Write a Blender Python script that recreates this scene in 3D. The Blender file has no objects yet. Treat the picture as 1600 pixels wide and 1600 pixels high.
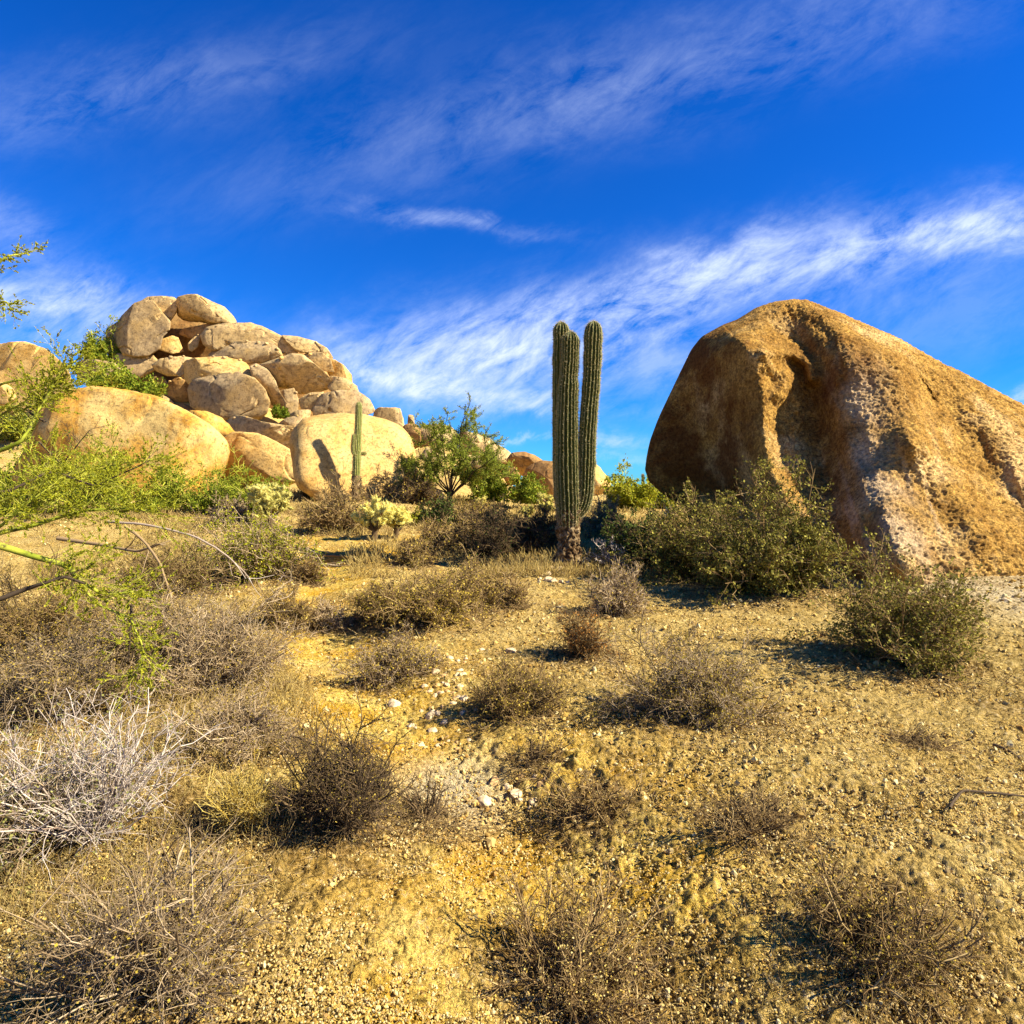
import bpy, math, random
import numpy as np
from mathutils import Vector

random.seed(7)
sc = bpy.context.scene
COL = sc.collection
R = math.radians

# ------------------------------------------------------------------ noise
_g = np.random.default_rng(11)
PERM = np.concatenate([_g.permutation(256)] * 3).astype(np.int64)
GRAD = _g.normal(size=(256, 3)); GRAD /= np.linalg.norm(GRAD, axis=1)[:, None]


_Q, _ = np.linalg.qr(np.random.default_rng(4).normal(size=(3, 3)))


def perlin(p):
    p = np.asarray(p, float) @ _Q
    i = np.floor(p).astype(np.int64); f = p - i
    i &= 255
    w = f * f * f * (f * (f * 6 - 15) + 10)
    out = np.zeros(len(p))
    for dx in (0, 1):
        for dy in (0, 1):
            for dz in (0, 1):
                h = PERM[PERM[PERM[(i[:, 0] + dx) & 255] + ((i[:, 1] + dy) & 255)] + ((i[:, 2] + dz) & 255)]
                d = f - np.array([dx, dy, dz])
                wt = (w[:, 0] if dx else 1 - w[:, 0]) * (w[:, 1] if dy else 1 - w[:, 1]) * (w[:, 2] if dz else 1 - w[:, 2])
                out += wt * (GRAD[h] * d).sum(1)
    return out


def fbm(p, oct=4, gain=.5):
    a = 1; s = np.zeros(len(p)); q = np.array(p, float)
    for _ in range(oct):
        s += a * perlin(q); q = q * 2.03 + 17.3; a *= gain
    return s


def sst(a, b, x):
    t = np.clip((x - a) / (b - a), 0, 1)
    return t * t * (3 - 2 * t)


# ------------------------------------------------------------------ camera
F = 1000.0          # focal length in photo pixels (1600 wide)
CAMZ = 1.7
PITCH = math.atan(40 / F)
cp, sp = math.cos(PITCH), math.sin(PITCH)
cd = bpy.data.cameras.new('camera'); cam = bpy.data.objects.new('camera', cd); COL.objects.link(cam)
cd.sensor_width = 36; cd.lens = 36 * F / 1600; cd.clip_end = 20000; cd.clip_start = .05
cam.location = (0, 0, CAMZ); cam.rotation_euler = (R(90) - PITCH, 0, 0)
sc.camera = cam


def ray(px, py):
    a = (np.asarray(px, float) - 800) / F; b = (800 - np.asarray(py, float)) / F
    return a, cp + b * sp, -sp + b * cp


def P(px, py, Y):
    """point seen at a photo pixel, at distance Y in front of the viewer"""
    x, y, z = ray(px, py)
    t = Y / y
    return np.stack([x * t, y * t + 0 * x, CAMZ + z * t], -1)


# ------------------------------------------------------------------ terrain
def seg_d(X, Y, pts):
    best = np.full(np.shape(X), 1e9)
    for (x0, y0), (x1, y1) in zip(pts[:-1], pts[1:]):
        dx, dy = x1 - x0, y1 - y0
        t = np.clip(((X - x0) * dx + (Y - y0) * dy) / (dx * dx + dy * dy), 0, 1)
        best = np.minimum(best, np.hypot(X - x0 - t * dx, Y - y0 - t * dy))
    return best


WASH = [(-4.4, 15.0), (-3.4, 11.5), (-2.6, 8.6), (-1.75, 6.4), (-1.0, 5.0), (-.5, 4.2), (0.0, 3.4), (.25, 2.0), (.3, 0)]
BANK = [(.05, 4.1), (.3, 3.75), (.45, 3.6)]


def gz(X, Y):
    X = np.asarray(X, float); Y = np.asarray(Y, float)
    k = .112 + (.05 - .112) * sst(-6, 3, X)
    top = 2.2 + (1.25 - 2.2) * sst(-6, 3, X)
    z = top * (1 - np.exp(-np.clip(Y - 11.3, 0, None) * k * 1.15 / top))
    sx = np.where(X < -20, 20., 8.5)
    z = z + 9.0 * np.exp(-((X + 20) / sx) ** 2) * sst(30, 48, Y)
    z = z + 2.4 * np.exp(-((X + 4.5) / 3.0) ** 2) * sst(30, 40, Y)
    d = seg_d(X, Y, WASH)
    z = z - .17 * np.exp(-(d / .55) ** 2) * sst(16, 12, Y)
    z = z + .10 * np.exp(-((X - 1.3) / 1.2) ** 2 - ((Y - 3.6) / 1.3) ** 2)
    z = z + .25 * sst(2.5, 7, X) * sst(4, 9, Y) * sst(26, 16, Y)
    q = np.stack([X.ravel() * .33, Y.ravel() * .33, np.zeros(X.size)], 1)
    far = 1 + 1.5 * sst(60, 200, np.hypot(X, Y))
    z = z + (fbm(q, 3) * .16).reshape(X.shape) * far
    return z


def at(px, py, ymax=70):
    """where the sight line through a photo pixel meets the ground"""
    Ys = np.exp(np.linspace(math.log(1.0), math.log(ymax), 700))
    p = P(np.full(700, px), np.full(700, py), Ys)
    below = p[:, 2] <= gz(p[:, 0], p[:, 1])
    i = int(np.argmax(below)) if below.any() else 560
    return p[i, 0], p[i, 1], float(gz(p[i:i + 1, 0], p[i:i + 1, 1])[0])


# ------------------------------------------------------------------ meshes
def mesh(name, chunks, mats, smooth=True):
    """chunks: list of (verts (N,3), faces (M,k), material index)"""
    vs, loops, starts, tot, mi = [], [], [], [], []
    off = 0; lo = 0
    for v, f, m in chunks:
        if len(f) == 0: continue
        vs.append(v); loops.append((f + off).ravel())
        k = f.shape[1]
        starts.append(lo + np.arange(len(f)) * k); tot.append(np.full(len(f), k)); mi.append(np.full(len(f), m))
        off += len(v); lo += f.size
    v = np.concatenate(vs).astype(np.float32); l = np.concatenate(loops).astype(np.int32)
    me = bpy.data.meshes.new(name)
    me.vertices.add(len(v)); me.vertices.foreach_set('co', v.ravel())
    me.loops.add(len(l)); me.loops.foreach_set('vertex_index', l)
    s = np.concatenate(starts).astype(np.int32)
    me.polygons.add(len(s)); me.polygons.foreach_set('loop_start', s)
    me.polygons.foreach_set('material_index', np.concatenate(mi).astype(np.int32))
    me.update(calc_edges=True)
    for m in (mats if isinstance(mats, (list, tuple)) else [mats]):
        me.materials.append(m)
    me.polygons.foreach_set('use_smooth', np.full(len(s), smooth))
    me.validate()
    return me


def obj(name, me, parent=None, loc=(0, 0, 0)):
    o = bpy.data.objects.new(name, me); COL.objects.link(o)
    o.location = loc
    if parent: o.parent = parent
    return o


def tag(o, label, cat, group=None):
    o['label'] = label; o['category'] = cat
    if group: o['group'] = group
    return o


def thing(name, label, cat, loc, rz=0, group=None):
    o = bpy.data.objects.new(name, None); COL.objects.link(o)
    o.location = loc; o.rotation_euler = (0, 0, rz); o.empty_display_size = .2
    return tag(o, label, cat, group)


_ico = {}
def ico(n):
    if n not in _ico:
        import bmesh
        bm = bmesh.new(); bmesh.ops.create_icosphere(bm, subdivisions=n, radius=1)
        v = np.array([w.co[:] for w in bm.verts]); f = np.array([[w.index for w in q.verts] for q in bm.faces])
        bm.free(); _ico[n] = (v, f)
    return _ico[n]


# ------------------------------------------------------------------ materials
class NT:
    def __init__(s, name):
        s.m = bpy.data.materials.new(name); s.m.use_nodes = True
        s.t = s.m.node_tree; s.N = s.t.nodes; s.L = s.t.links
        s.b = s.N['Principled BSDF']; s.out = s.N['Material Output']
        s.b.inputs['Roughness'].default_value = .9
        s.b.inputs['Specular IOR Level'].default_value = .03
    def n(s, t, **k):
        x = s.N.new(t)
        for a, v in k.items(): setattr(x, a, v)
        return x
    def noise(s, co, scale, detail=6, rough=.6, dist=0):
        x = s.n('ShaderNodeTexNoise'); x.inputs['Scale'].default_value = scale
        x.inputs['Detail'].default_value = detail; x.inputs['Roughness'].default_value = rough
        x.inputs['Distortion'].default_value = dist
        s.L.new(co, x.inputs['Vector']); return x.outputs['Fac']
    def ramp(s, fac, stops):
        x = s.n('ShaderNodeValToRGB'); e = x.color_ramp.elements
        while len(e) < len(stops): e.new(.5)
        for q, (p, c) in zip(e, stops):
            q.position = p; q.color = (*c, 1) if len(c) == 3 else c
        s.L.new(fac, x.inputs[0]); return x.outputs[0]
    def mix(s, fac, a, b, mode='MIX'):
        x = s.n('ShaderNodeMix', data_type='RGBA', blend_type=mode)
        for v, i in ((fac, 0), (a, 6), (b, 7)):
            if isinstance(v, (int, float)): x.inputs[i].default_value = v
            elif isinstance(v, tuple): x.inputs[i].default_value = (*v, 1)
            else: s.L.new(v, x.inputs[i])
        return x.outputs[2]
    def bump(s, h, strength=.5, dist=.02, prev=None):
        x = s.n('ShaderNodeBump'); x.inputs['Strength'].default_value = strength; x.inputs['Distance'].default_value = dist
        s.L.new(h, x.inputs['Height'])
        if prev: s.L.new(prev, x.inputs['Normal'])
        return x.outputs[0]


def W(*a):  # grey triple
    return (a[0],) * 3


def rock_mat(name, base, dark, stain_shade, speck=9., bumpd=.05, bump2=.25, stain_amt=(.45, .65), grain=.35):
    t = NT(name)
    co = t.n('ShaderNodeTexCoord').outputs['Object']
    big = t.noise(co, .55, 5, .6, .6)
    med = t.noise(co, 2.3, 6, .65, .3)
    fine = t.noise(co, speck, 4, .7)
    vfine = t.noise(co, speck * 3.1, 3, .7)
    c = t.mix(t.ramp(med, [(.35, W(0)), (.65, W(1))]), dark, base)
    c = t.mix(t.ramp(big, [(stain_amt[0], W(0)), (stain_amt[1], W(1))]), c, stain_shade)
    c = t.mix(t.ramp(fine, [(.36, W(1)), (.50, W(0))]), c, t.mix(.6, c, (.10, .07, .04)))
    c = t.mix(grain, c, t.ramp(vfine, [(.3, (.12, .09, .06)), (.5, (.5, .42, .3)), (.7, (.9, .82, .68))]), 'OVERLAY')
    t.L.new(c, t.b.inputs['Base Color'])
    nb = t.bump(t.noise(co, speck * .6, 8, .7), bump2, bumpd)
    t.L.new(t.bump(vfine, .5, bumpd * .35, nb), t.b.inputs['Normal'])
    return t.m


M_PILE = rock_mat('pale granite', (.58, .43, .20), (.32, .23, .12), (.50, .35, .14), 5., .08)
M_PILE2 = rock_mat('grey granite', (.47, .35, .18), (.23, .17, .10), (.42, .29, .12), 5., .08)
M_ORANGE = rock_mat('orange granite', (.58, .35, .075), (.40, .19, .028), (.62, .45, .17), 7., .09, .35, (.45, .6))
M_GOLD = rock_mat('golden granite', (.62, .44, .17), (.46, .28, .08), (.60, .44, .19), 9., .07, .35, grain=.45)
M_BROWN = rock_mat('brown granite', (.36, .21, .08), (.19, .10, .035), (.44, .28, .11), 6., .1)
def near_mat():
    m = rock_mat('coarse granite', (.49, .325, .095), (.27, .155, .038), (.60, .45, .21), 9., .13, .9, (.50, .64), .6)
    N, L = m.node_tree.nodes, m.node_tree.links
    b = N['Principled BSDF']; src = b.inputs['Base Color'].links[0].from_socket
    co = [n for n in N if n.type == 'TEX_COORD'][0].outputs['Object']
    # a pale leached mineral streak, and dark red-brown painting shade onto left flank and hollows
    at_ = N.new('ShaderNodeAttribute'); at_.attribute_name = 'stain_shade'
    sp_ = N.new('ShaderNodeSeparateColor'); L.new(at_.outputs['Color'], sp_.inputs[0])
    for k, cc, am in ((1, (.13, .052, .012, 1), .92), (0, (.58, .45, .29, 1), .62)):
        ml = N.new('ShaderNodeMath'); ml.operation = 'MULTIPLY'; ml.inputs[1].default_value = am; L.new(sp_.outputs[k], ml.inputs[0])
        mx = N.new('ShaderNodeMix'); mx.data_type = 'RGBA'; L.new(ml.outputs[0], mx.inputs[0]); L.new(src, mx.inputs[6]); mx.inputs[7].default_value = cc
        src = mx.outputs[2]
    nz = N.new('ShaderNodeTexNoise'); nz.inputs['Scale'].default_value = 16; nz.inputs['Detail'].default_value = 4; nz.inputs['Roughness'].default_value = .7
    L.new(co, nz.inputs['Vector'])
    rp = N.new('ShaderNodeValToRGB'); rp.color_ramp.elements[0].position = .36; rp.color_ramp.elements[1].position = .62
    rp.color_ramp.elements[0].color = (.22, .2, .18, 1); rp.color_ramp.elements[1].color = (.72, .7, .66, 1); L.new(nz.outputs['Fac'], rp.inputs[0])
    mx = N.new('ShaderNodeMix'); mx.data_type = 'RGBA'; mx.blend_type = 'OVERLAY'; mx.inputs[0].default_value = .75
    L.new(src, mx.inputs[6]); L.new(rp.outputs[0], mx.inputs[7])
    L.new(mx.outputs[2], b.inputs['Base Color'])
    return m


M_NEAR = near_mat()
M_STONE = rock_mat('pale stone', (.70, .58, .38), (.50, .37, .20), (.74, .66, .50), 25., .01)
M_STONE2 = rock_mat('tan stone', (.58, .40, .19), (.42, .25, .09), (.65, .52, .32), 25., .01)


def ground_mat():
    t = NT('desert sand')
    co = t.n('ShaderNodeTexCoord').outputs['Object']
    at_ = t.n('ShaderNodeAttribute', attribute_name='zone')
    sep = t.n('ShaderNodeSeparateColor'); t.L.new(at_.outputs['Color'], sep.inputs[0])
    med = t.noise(co, 1.7, 6, .65)
    fine = t.noise(co, 26, 5, .75)
    vf = t.noise(co, 75, 3, .7)
    sand = t.mix(t.ramp(med, [(.35, W(0)), (.65, W(1))]), (.47, .305, .075), (.64, .46, .15))
    washc = t.mix(t.ramp(med, [(.4, W(0)), (.6, W(1))]), (.62, .35, .03), (.76, .54, .12))
    pale = (.66, .52, .28)
    c = t.mix(sep.outputs[0], sand, washc)
    c = t.mix(sep.outputs[1], c, pale)
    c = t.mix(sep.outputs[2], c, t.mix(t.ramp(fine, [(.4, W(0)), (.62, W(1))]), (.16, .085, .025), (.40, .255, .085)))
    c = t.mix(t.ramp(fine, [(.36, W(1)), (.5, W(0))]), c, t.mix(.9, c, (.055, .03, .008)))
    c = t.mix(t.ramp(fine, [(.56, W(0)), (.68, W(1))]), c, t.mix(.5, c, (.8, .66, .42)))
    c = t.mix(.35, c, t.ramp(vf, [(.3, W(.2)), (.5, W(.5)), (.7, W(.85))]), 'OVERLAY')
    t.L.new(c, t.b.inputs['Base Color'])
    nb = t.bump(fine, 1., .07)
    t.L.new(t.bump(vf, .6, .012, nb), t.b.inputs['Normal'])
    return t.m


def plant_mat(name, cols, trans=0., rough=.9, spec=.03):
    """cols: colours spread over the single twigs and leaves at random"""
    t = NT(name)
    g = t.n('ShaderNodeNewGeometry')
    n = len(cols)
    c = t.ramp(g.outputs['Random Per Island'], [(i / max(1, n - 1), q) for i, q in enumerate(cols)])
    oi = t.n('ShaderNodeObjectInfo')
    v = t.n('ShaderNodeMapRange'); v.inputs[3].default_value = .82; v.inputs[4].default_value = 1.15
    t.L.new(oi.outputs['Random'], v.inputs[0])
    hs = t.n('ShaderNodeHueSaturation'); t.L.new(v.outputs[0], hs.inputs['Value']); t.L.new(c, hs.inputs['Color'])
    c = hs.outputs[0]
    t.L.new(c, t.b.inputs['Base Color'])
    t.b.inputs['Roughness'].default_value = rough; t.b.inputs['Specular IOR Level'].default_value = spec
    if trans:
        tr = t.n('ShaderNodeBsdfTranslucent'); t.L.new(c, tr.inputs[0])
        mx = t.n('ShaderNodeMixShader'); mx.inputs[0].default_value = trans
        t.L.new(t.b.outputs[0], mx.inputs[1]); t.L.new(tr.outputs[0], mx.inputs[2])
        t.L.new(mx.outputs[0], t.out.inputs[0])
    return t.m


M_TWIG = plant_mat('dry twig', [(.09, .052, .02), (.27, .18, .075), (.16, .10, .04), (.42, .30, .13)])
M_GREYTWIG = plant_mat('grey twig', [(.12, .075, .035), (.38, .28, .155), (.20, .13, .06), (.54, .42, .26)])
M_WHITETWIG = plant_mat('bleached twig', [(.44, .35, .26), (.64, .54, .43), (.28, .20, .14), (.74, .65, .54)])
M_DARKTWIG = plant_mat('dark twig', [(.05, .035, .02), (.11, .075, .04), (.20, .13, .06)])
M_RUST = plant_mat('rusty twig', [(.40, .16, .03), (.52, .25, .05), (.30, .15, .05)], .2)
M_STRAW = plant_mat('straw', [(.62, .42, .06), (.70, .55, .16), (.50, .34, .06), (.74, .62, .28)], .25)
M_DRYLEAF = plant_mat('dry leaf', [(.42, .30, .045), (.34, .26, .03), (.54, .39, .08), (.20, .14, .025)], .25)
M_OLIVE = plant_mat('olive leaf', [(.16, .16, .035), (.26, .25, .06), (.36, .34, .12), (.11, .115, .03)], .25)
M_JOJOBA = plant_mat('leathery leaf', [(.085, .076, .012), (.19, .165, .026), (.46, .41, .07), (.07, .065, .010)], .2, .7, .08)
M_YGREEN = plant_mat('yellow green leaf', [(.19, .20, .010), (.34, .34, .02), (.12, .14, .010), (.48, .43, .035)], .3)
M_GREEN = plant_mat('green leaf', [(.08, .13, .010), (.17, .22, .018), (.26, .29, .03), (.05, .085, .010)], .3)
M_DGREEN = plant_mat('dark leaf', [(.045, .07, .015), (.08, .11, .02), (.13, .14, .04)], .2)
M_PVBARK = plant_mat('green bark', [(.36, .38, .03), (.46, .46, .05), (.30, .33, .03), (.50, .45, .10)], 0, .6)
def limb_mat():
    t = NT('palo verde limb')
    co = t.n('ShaderNodeTexCoord').outputs['Object']
    a = t.noise(co, 26, 6, .7); b_ = t.noise(co, 5, 4, .6)
    c = t.mix(t.ramp(b_, [(.4, W(0)), (.6, W(1))]), (.20, .235, .02), (.40, .40, .05))
    c = t.mix(t.ramp(a, [(.38, W(1)), (.5, W(0))]), c, (.10, .085, .025))
    t.L.new(c, t.b.inputs['Base Color']); t.L.new(t.bump(a, .7, .006), t.b.inputs['Normal'])
    return t.m


M_LIMB = limb_mat()
M_BARK = plant_mat('dark bark', [(.045, .03, .02), (.09, .065, .04)])
M_SPINE = plant_mat('cream spine', [(.56, .45, .19), (.72, .62, .34), (.32, .21, .07)], .3)
M_CHOLLA = plant_mat('straw spine', [(.70, .62, .13), (.80, .74, .26), (.55, .43, .08)], .35)
M_CHOLLAJ = plant_mat('cholla joint', [(.42, .38, .10), (.54, .48, .14)])
M_GRAVEL = plant_mat('gravel', [(.50, .32, .085), (.66, .49, .18), (.28, .15, .035), (.74, .62, .30), (.40, .24, .05), (.60, .41, .11)])
M_AGAVE = plant_mat('blue leaf', [(.34, .42, .42), (.42, .50, .50)])


def saguaro_mat(name, c0, c1, ridge):
    t = NT(name)
    a = t.n('ShaderNodeAttribute', attribute_name='rib')
    co = t.n('ShaderNodeTexCoord').outputs['Object']
    n = t.noise(co, 3, 5)
    c = t.mix(n, c0, c1)
    c = t.mix(t.ramp(a.outputs['Fac'], [(.80, W(0)), (.97, W(1))]), c, ridge)
    sp_ = t.n('ShaderNodeSeparateXYZ'); t.L.new(co, sp_.inputs[0])
    hm = t.n('ShaderNodeMath', operation='MULTIPLY_ADD'); t.L.new(sp_.outputs[2], hm.inputs[0]); hm.inputs[1].default_value = -.10; t.L.new(t.noise(co, 4.2, 6, .7), hm.inputs[2])
    c = t.mix(t.ramp(hm.outputs[0], [(.44, W(0)), (.56, W(.85))]), c, (.20, .145, .07))
    t.L.new(c, t.b.inputs['Base Color'])
    t.b.inputs['Roughness'].default_value = .6; t.b.inputs['Specular IOR Level'].default_value = .25
    t.L.new(t.bump(t.noise(co, 40, 3), .3, .01), t.b.inputs['Normal'])
    return t.m


M_SAG = saguaro_mat('saguaro skin', (.036, .052, .008), (.07, .082, .013), (.24, .22, .065))
M_SAG2 = saguaro_mat('young saguaro skin', (.14, .17, .03), (.22, .24, .045), (.36, .34, .12))


def cork_mat():
    t = NT('corky bark')
    co = t.n('ShaderNodeTexCoord').outputs['Object']
    a = t.noise(co, 9, 7, .7, .6)
    c = t.ramp(a, [(.32, (.03, .015, .006)), (.46, (.095, .055, .025)), (.57, (.27, .19, .095)), (.72, (.50, .40, .25))])
    t.L.new(c, t.b.inputs['Base Color'])
    t.L.new(t.bump(a, 1, .05), t.b.inputs['Normal'])
    return t.m


M_CORK = cork_mat()

# ------------------------------------------------------------------ light, sky
AZ, EL = 103, 38
s = Vector((math.cos(R(EL)) * math.sin(R(AZ)), math.cos(R(EL)) * math.cos(R(AZ)), math.sin(R(EL))))
ld = bpy.data.lights.new('sun', 'SUN'); lo = bpy.data.objects.new('sun', ld); COL.objects.link(lo)
ld.energy = 5.0; ld.angle = R(.5); ld.color = (1, .91, .73)
lo.rotation_euler = s.to_track_quat('Z', 'Y').to_euler(); lo.location = (20, -8, 25)

wd = bpy.data.worlds.new('World'); sc.world = wd; wd.use_nodes = True
wt = wd.node_tree; wn = wt.nodes; wl = wt.links
bg = wn['Background']
sky = wn.new('ShaderNodeTexSky'); sky.sky_type = 'NISHITA'; sky.sun_disc = False
sky.sun_elevation = R(EL); sky.sun_rotation = R(AZ)
sky.altitude = 900; sky.air_density = 1.0; sky.dust_density = .2; sky.ozone_density = 4.0
bg.inputs[1].default_value = .05


def wnode(t, **k):
    x = wn.new(t)
    for a, v in k.items(): setattr(x, a, v)
    return x


def wm(op, a, b=None, c=None, clamp=False):
    x = wnode('ShaderNodeMath', operation=op, use_clamp=clamp)
    for i, v in enumerate((a, b, c)):
        if v is None: continue
        if isinstance(v, (int, float)): x.inputs[i].default_value = v
        else: wl.new(v, x.inputs[i])
    return x.outputs[0]


tc = wnode('ShaderNodeTexCoord'); sx = wnode('ShaderNodeSeparateXYZ'); wl.new(tc.outputs['Generated'], sx.inputs[0])
yy = wm('MAXIMUM', sx.outputs[1], .08)
U = wm('DIVIDE', sx.outputs[0], yy); V = wm('DIVIDE', sx.outputs[2], yy)
front = wm('MULTIPLY_ADD', sx.outputs[1], 4, -.35, True)


def wnoise(a_deg, su, sv, scale, detail, rough, dist, off=0):
    ca, sa = math.cos(R(a_deg)), math.sin(R(a_deg))
    a = wm('MULTIPLY', wm('ADD', wm('MULTIPLY', U, ca), wm('MULTIPLY', V, sa)), su)
    b = wm('MULTIPLY', wm('ADD', wm('MULTIPLY', U, -sa), wm('MULTIPLY', V, ca)), sv)
    cb = wnode('ShaderNodeCombineXYZ'); wl.new(a, cb.inputs[0]); wl.new(b, cb.inputs[1]); cb.inputs[2].default_value = off
    x = wnode('ShaderNodeTexNoise'); wl.new(cb.outputs[0], x.inputs['Vector'])
    x.inputs['Scale'].default_value = scale; x.inputs['Detail'].default_value = detail
    x.inputs['Roughness'].default_value = rough; x.inputs['Distortion'].default_value = dist
    return x.outputs['Fac']


# warp so that the cloud banks get ragged borders
wu = wm('MULTIPLY', wm('SUBTRACT', wnoise(15, 1, 1.6, 5, 6, .6, .3, 3), .5), .16)
wv = wm('MULTIPLY', wm('SUBTRACT', wnoise(15, 1, 1.6, 6, 7, .65, .3, 9), .5), .11)
UW = wm('ADD', U, wu); VW = wm('ADD', V, wv)
CL = [  # centre u, v, tilt, half length, half width, amount
    (.17, .258, 17, .24, .046, .66), (.42, .335, 11, .24, .046, .70), (.66, .388, 6, .22, .036, .72),
    (-.12, .205, 6, .16, .052, .75), (-.27, .20, -10, .06, .03, .5), (.0, .24, 20, .12, .04, .6), (.30, .345, 22, .14, .02, .5),
    (.9, .40, 0, .2, .03, .8), (-.09, .408, -8, .12, .012, .55),
    (-.74, .288, -9, .17, .036, 1.3), (-.77, .395, -35, .12, .035, .35), (-.74, .225, -6, .12, .018, .45),
    (-.07, .148, -7, .20, .011, .75), (.03, .115, -8, .06, .012, .9), (.15, .069, -2, .055, .011, 1.0),
    (.02, .069, 2, .07, .005, .8), (.82, .157, 14, .09, .010, .9), (.82, .135, 10, .06, .006, .6),
    (.5, .26, 5, .5, .07, .22), (.05, .17, 0, .3, .05, .38), (.15, .045, 0, .04, .005, .5), (.2, .62, 15, .5, .06, .3), (-.6, .6, 10, .3, .05, .25),
]
tot = None
for (cu, cv, an, hl, hw, am) in CL:
    ca, sa = math.cos(R(an)), math.sin(R(an))
    du = wm('ADD', UW, -cu); dv = wm('ADD', VW, -cv)
    a = wm('ADD', wm('MULTIPLY', du, ca / hl), wm('MULTIPLY', dv, sa / hl))
    b = wm('ADD', wm('MULTIPLY', du, -sa / hw), wm('MULTIPLY', dv, ca / hw))
    g = wm('MULTIPLY', wm('EXPONENT', wm('MULTIPLY', wm('ADD', wm('MULTIPLY', a, a), wm('MULTIPLY', b, b)), -.8)), am)
    tot = g if tot is None else wm('ADD', tot, g)
w1 = wnoise(24, 1.6, 3.4, 2.6, 12, .66, .55)
w2 = wnoise(30, 3.0, 8, 4.0, 12, .70, .45, 5)
wisp = wm('MULTIPLY_ADD', w1, .64, wm('MULTIPLY', w2, .36))
den = wm('MULTIPLY', tot, wm('MULTIPLY_ADD', wisp, 5.2, -2.02, True))
den = wm('MULTIPLY', wm('MULTIPLY', den, front), .74, None, True)
hs = wnode('ShaderNodeHueSaturation'); wl.new(sky.outputs[0], hs.inputs['Color'])
hs.inputs['Saturation'].default_value = 1.30; hs.inputs['Value'].default_value = 1.0
tint = wnode('ShaderNodeMix', data_type='RGBA', blend_type='MULTIPLY'); tint.inputs[0].default_value = 1
wl.new(hs.outputs[0], tint.inputs[6]); tint.inputs[7].default_value = (.22, .80, 1.44, 1)
cm = wnode('ShaderNodeMix', data_type='RGBA'); wl.new(den, cm.inputs[0]); wl.new(tint.outputs[2], cm.inputs[6])
cm.inputs[7].default_value = (6.2, 7.2, 9.6, 1)
wl.new(cm.outputs[2], bg.inputs[0])
sc.view_settings.view_transform = 'Standard'; sc.view_settings.look = 'None'
sc.view_settings.exposure = 1.45; sc.view_settings.gamma = 1

# ------------------------------------------------------------------ ground
def build_ground():
    a = np.concatenate([np.linspace(-180, -52, 40)[:-1], np.linspace(-52, 52, 760), np.linspace(52, 180, 40)[1:]]) * math.pi / 180
    r = np.concatenate([[0.02], np.exp(np.linspace(math.log(.6), math.log(62), 800)), np.exp(np.linspace(math.log(70), math.log(7000), 40))])
    A, Rr = np.meshgrid(a, r)
    X = Rr * np.sin(A); Y = Rr * np.cos(A)
    Z = gz(X, Y)
    x, y = X.ravel(), Y.ravel(); rr = Rr.ravel()
    near = rr < 62
    q = np.stack([x, y, 0 * x], 1)[near]
    h = fbm(q * 1.3, 3) * .035 + np.abs(fbm(q * 4.7 + 9, 3)) * .045 + fbm(q * 17, 3, .6) * .021
    n2 = rr[near] < 14
    h2 = fbm(q[n2] * 41, 2) * .015
    h[n2] += h2
    # crumbling bank of the wash
    bd = seg_d(x[near], y[near], BANK)
    h += np.exp(-(bd / .22) ** 2) * np.abs(fbm(q * 4.1 + 3, 4)) * .14
    cr = seg_d(x[near], y[near], [(-4.3, 13.6), (-3.4, 13.2), (-2.5, 13.4)])
    h -= np.exp(-(cr / .22) ** 2) * .22
    z = Z.ravel(); z[near] += h
    nr, na = len(r), len(a)
    i = np.arange(nr - 1)[:, None] * na + np.arange(na - 1)[None, :]
    f = np.stack([i, i + 1, i + na + 1, i + na], -1).reshape(-1, 4)[:, ::-1]
    me = mesh('ground', [(np.stack([x, y, z], 1), f, 0)], ground_mat())
    w = np.exp(-(seg_d(x, y, WASH) / .95) ** 2)
    w += .9 * np.exp(-(seg_d(x, y, [(-3.5, 12.5), (-1.5, 15.5), (-.8, 19)]) / 1.0) ** 2)
    qz = np.stack([x * .9, y * .9, 0 * x], 1)
    nz = fbm(qz, 3)
    w = np.clip(w * (1 + 1.3 * nz), 0, 1)
    pale = np.clip(sst(4.6, 6.4, x) * sst(6.4, 8.2, y) * sst(13, 9.8, y) * (1 + nz), 0, 1) + 1.3 * np.exp(-((x + .36) / .34) ** 2 - ((y - 3.75) / .42) ** 2)
    col = np.stack([w, np.clip(pale, 0, 1), 0 * w, 1 + 0 * w], 1).astype(np.float32)
    at_ = me.color_attributes.new('zone', 'FLOAT_COLOR', 'POINT'); at_.data.foreach_set('color', col.ravel())
    o = obj('ground', me); o['kind'] = 'structure'


build_ground()


def rotmat(rng, n):
    q = rng.normal(size=(n, 4)); q /= np.linalg.norm(q, axis=1)[:, None]
    w, x, y, z = q.T
    return np.stack([1 - 2 * (y * y + z * z), 2 * (x * y - z * w), 2 * (x * z + y * w),
                     2 * (x * y + z * w), 1 - 2 * (x * x + z * z), 2 * (y * z - x * w),
                     2 * (x * z - y * w), 2 * (y * z + x * w), 1 - 2 * (x * x + y * y)], 1).reshape(n, 3, 3)


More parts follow.
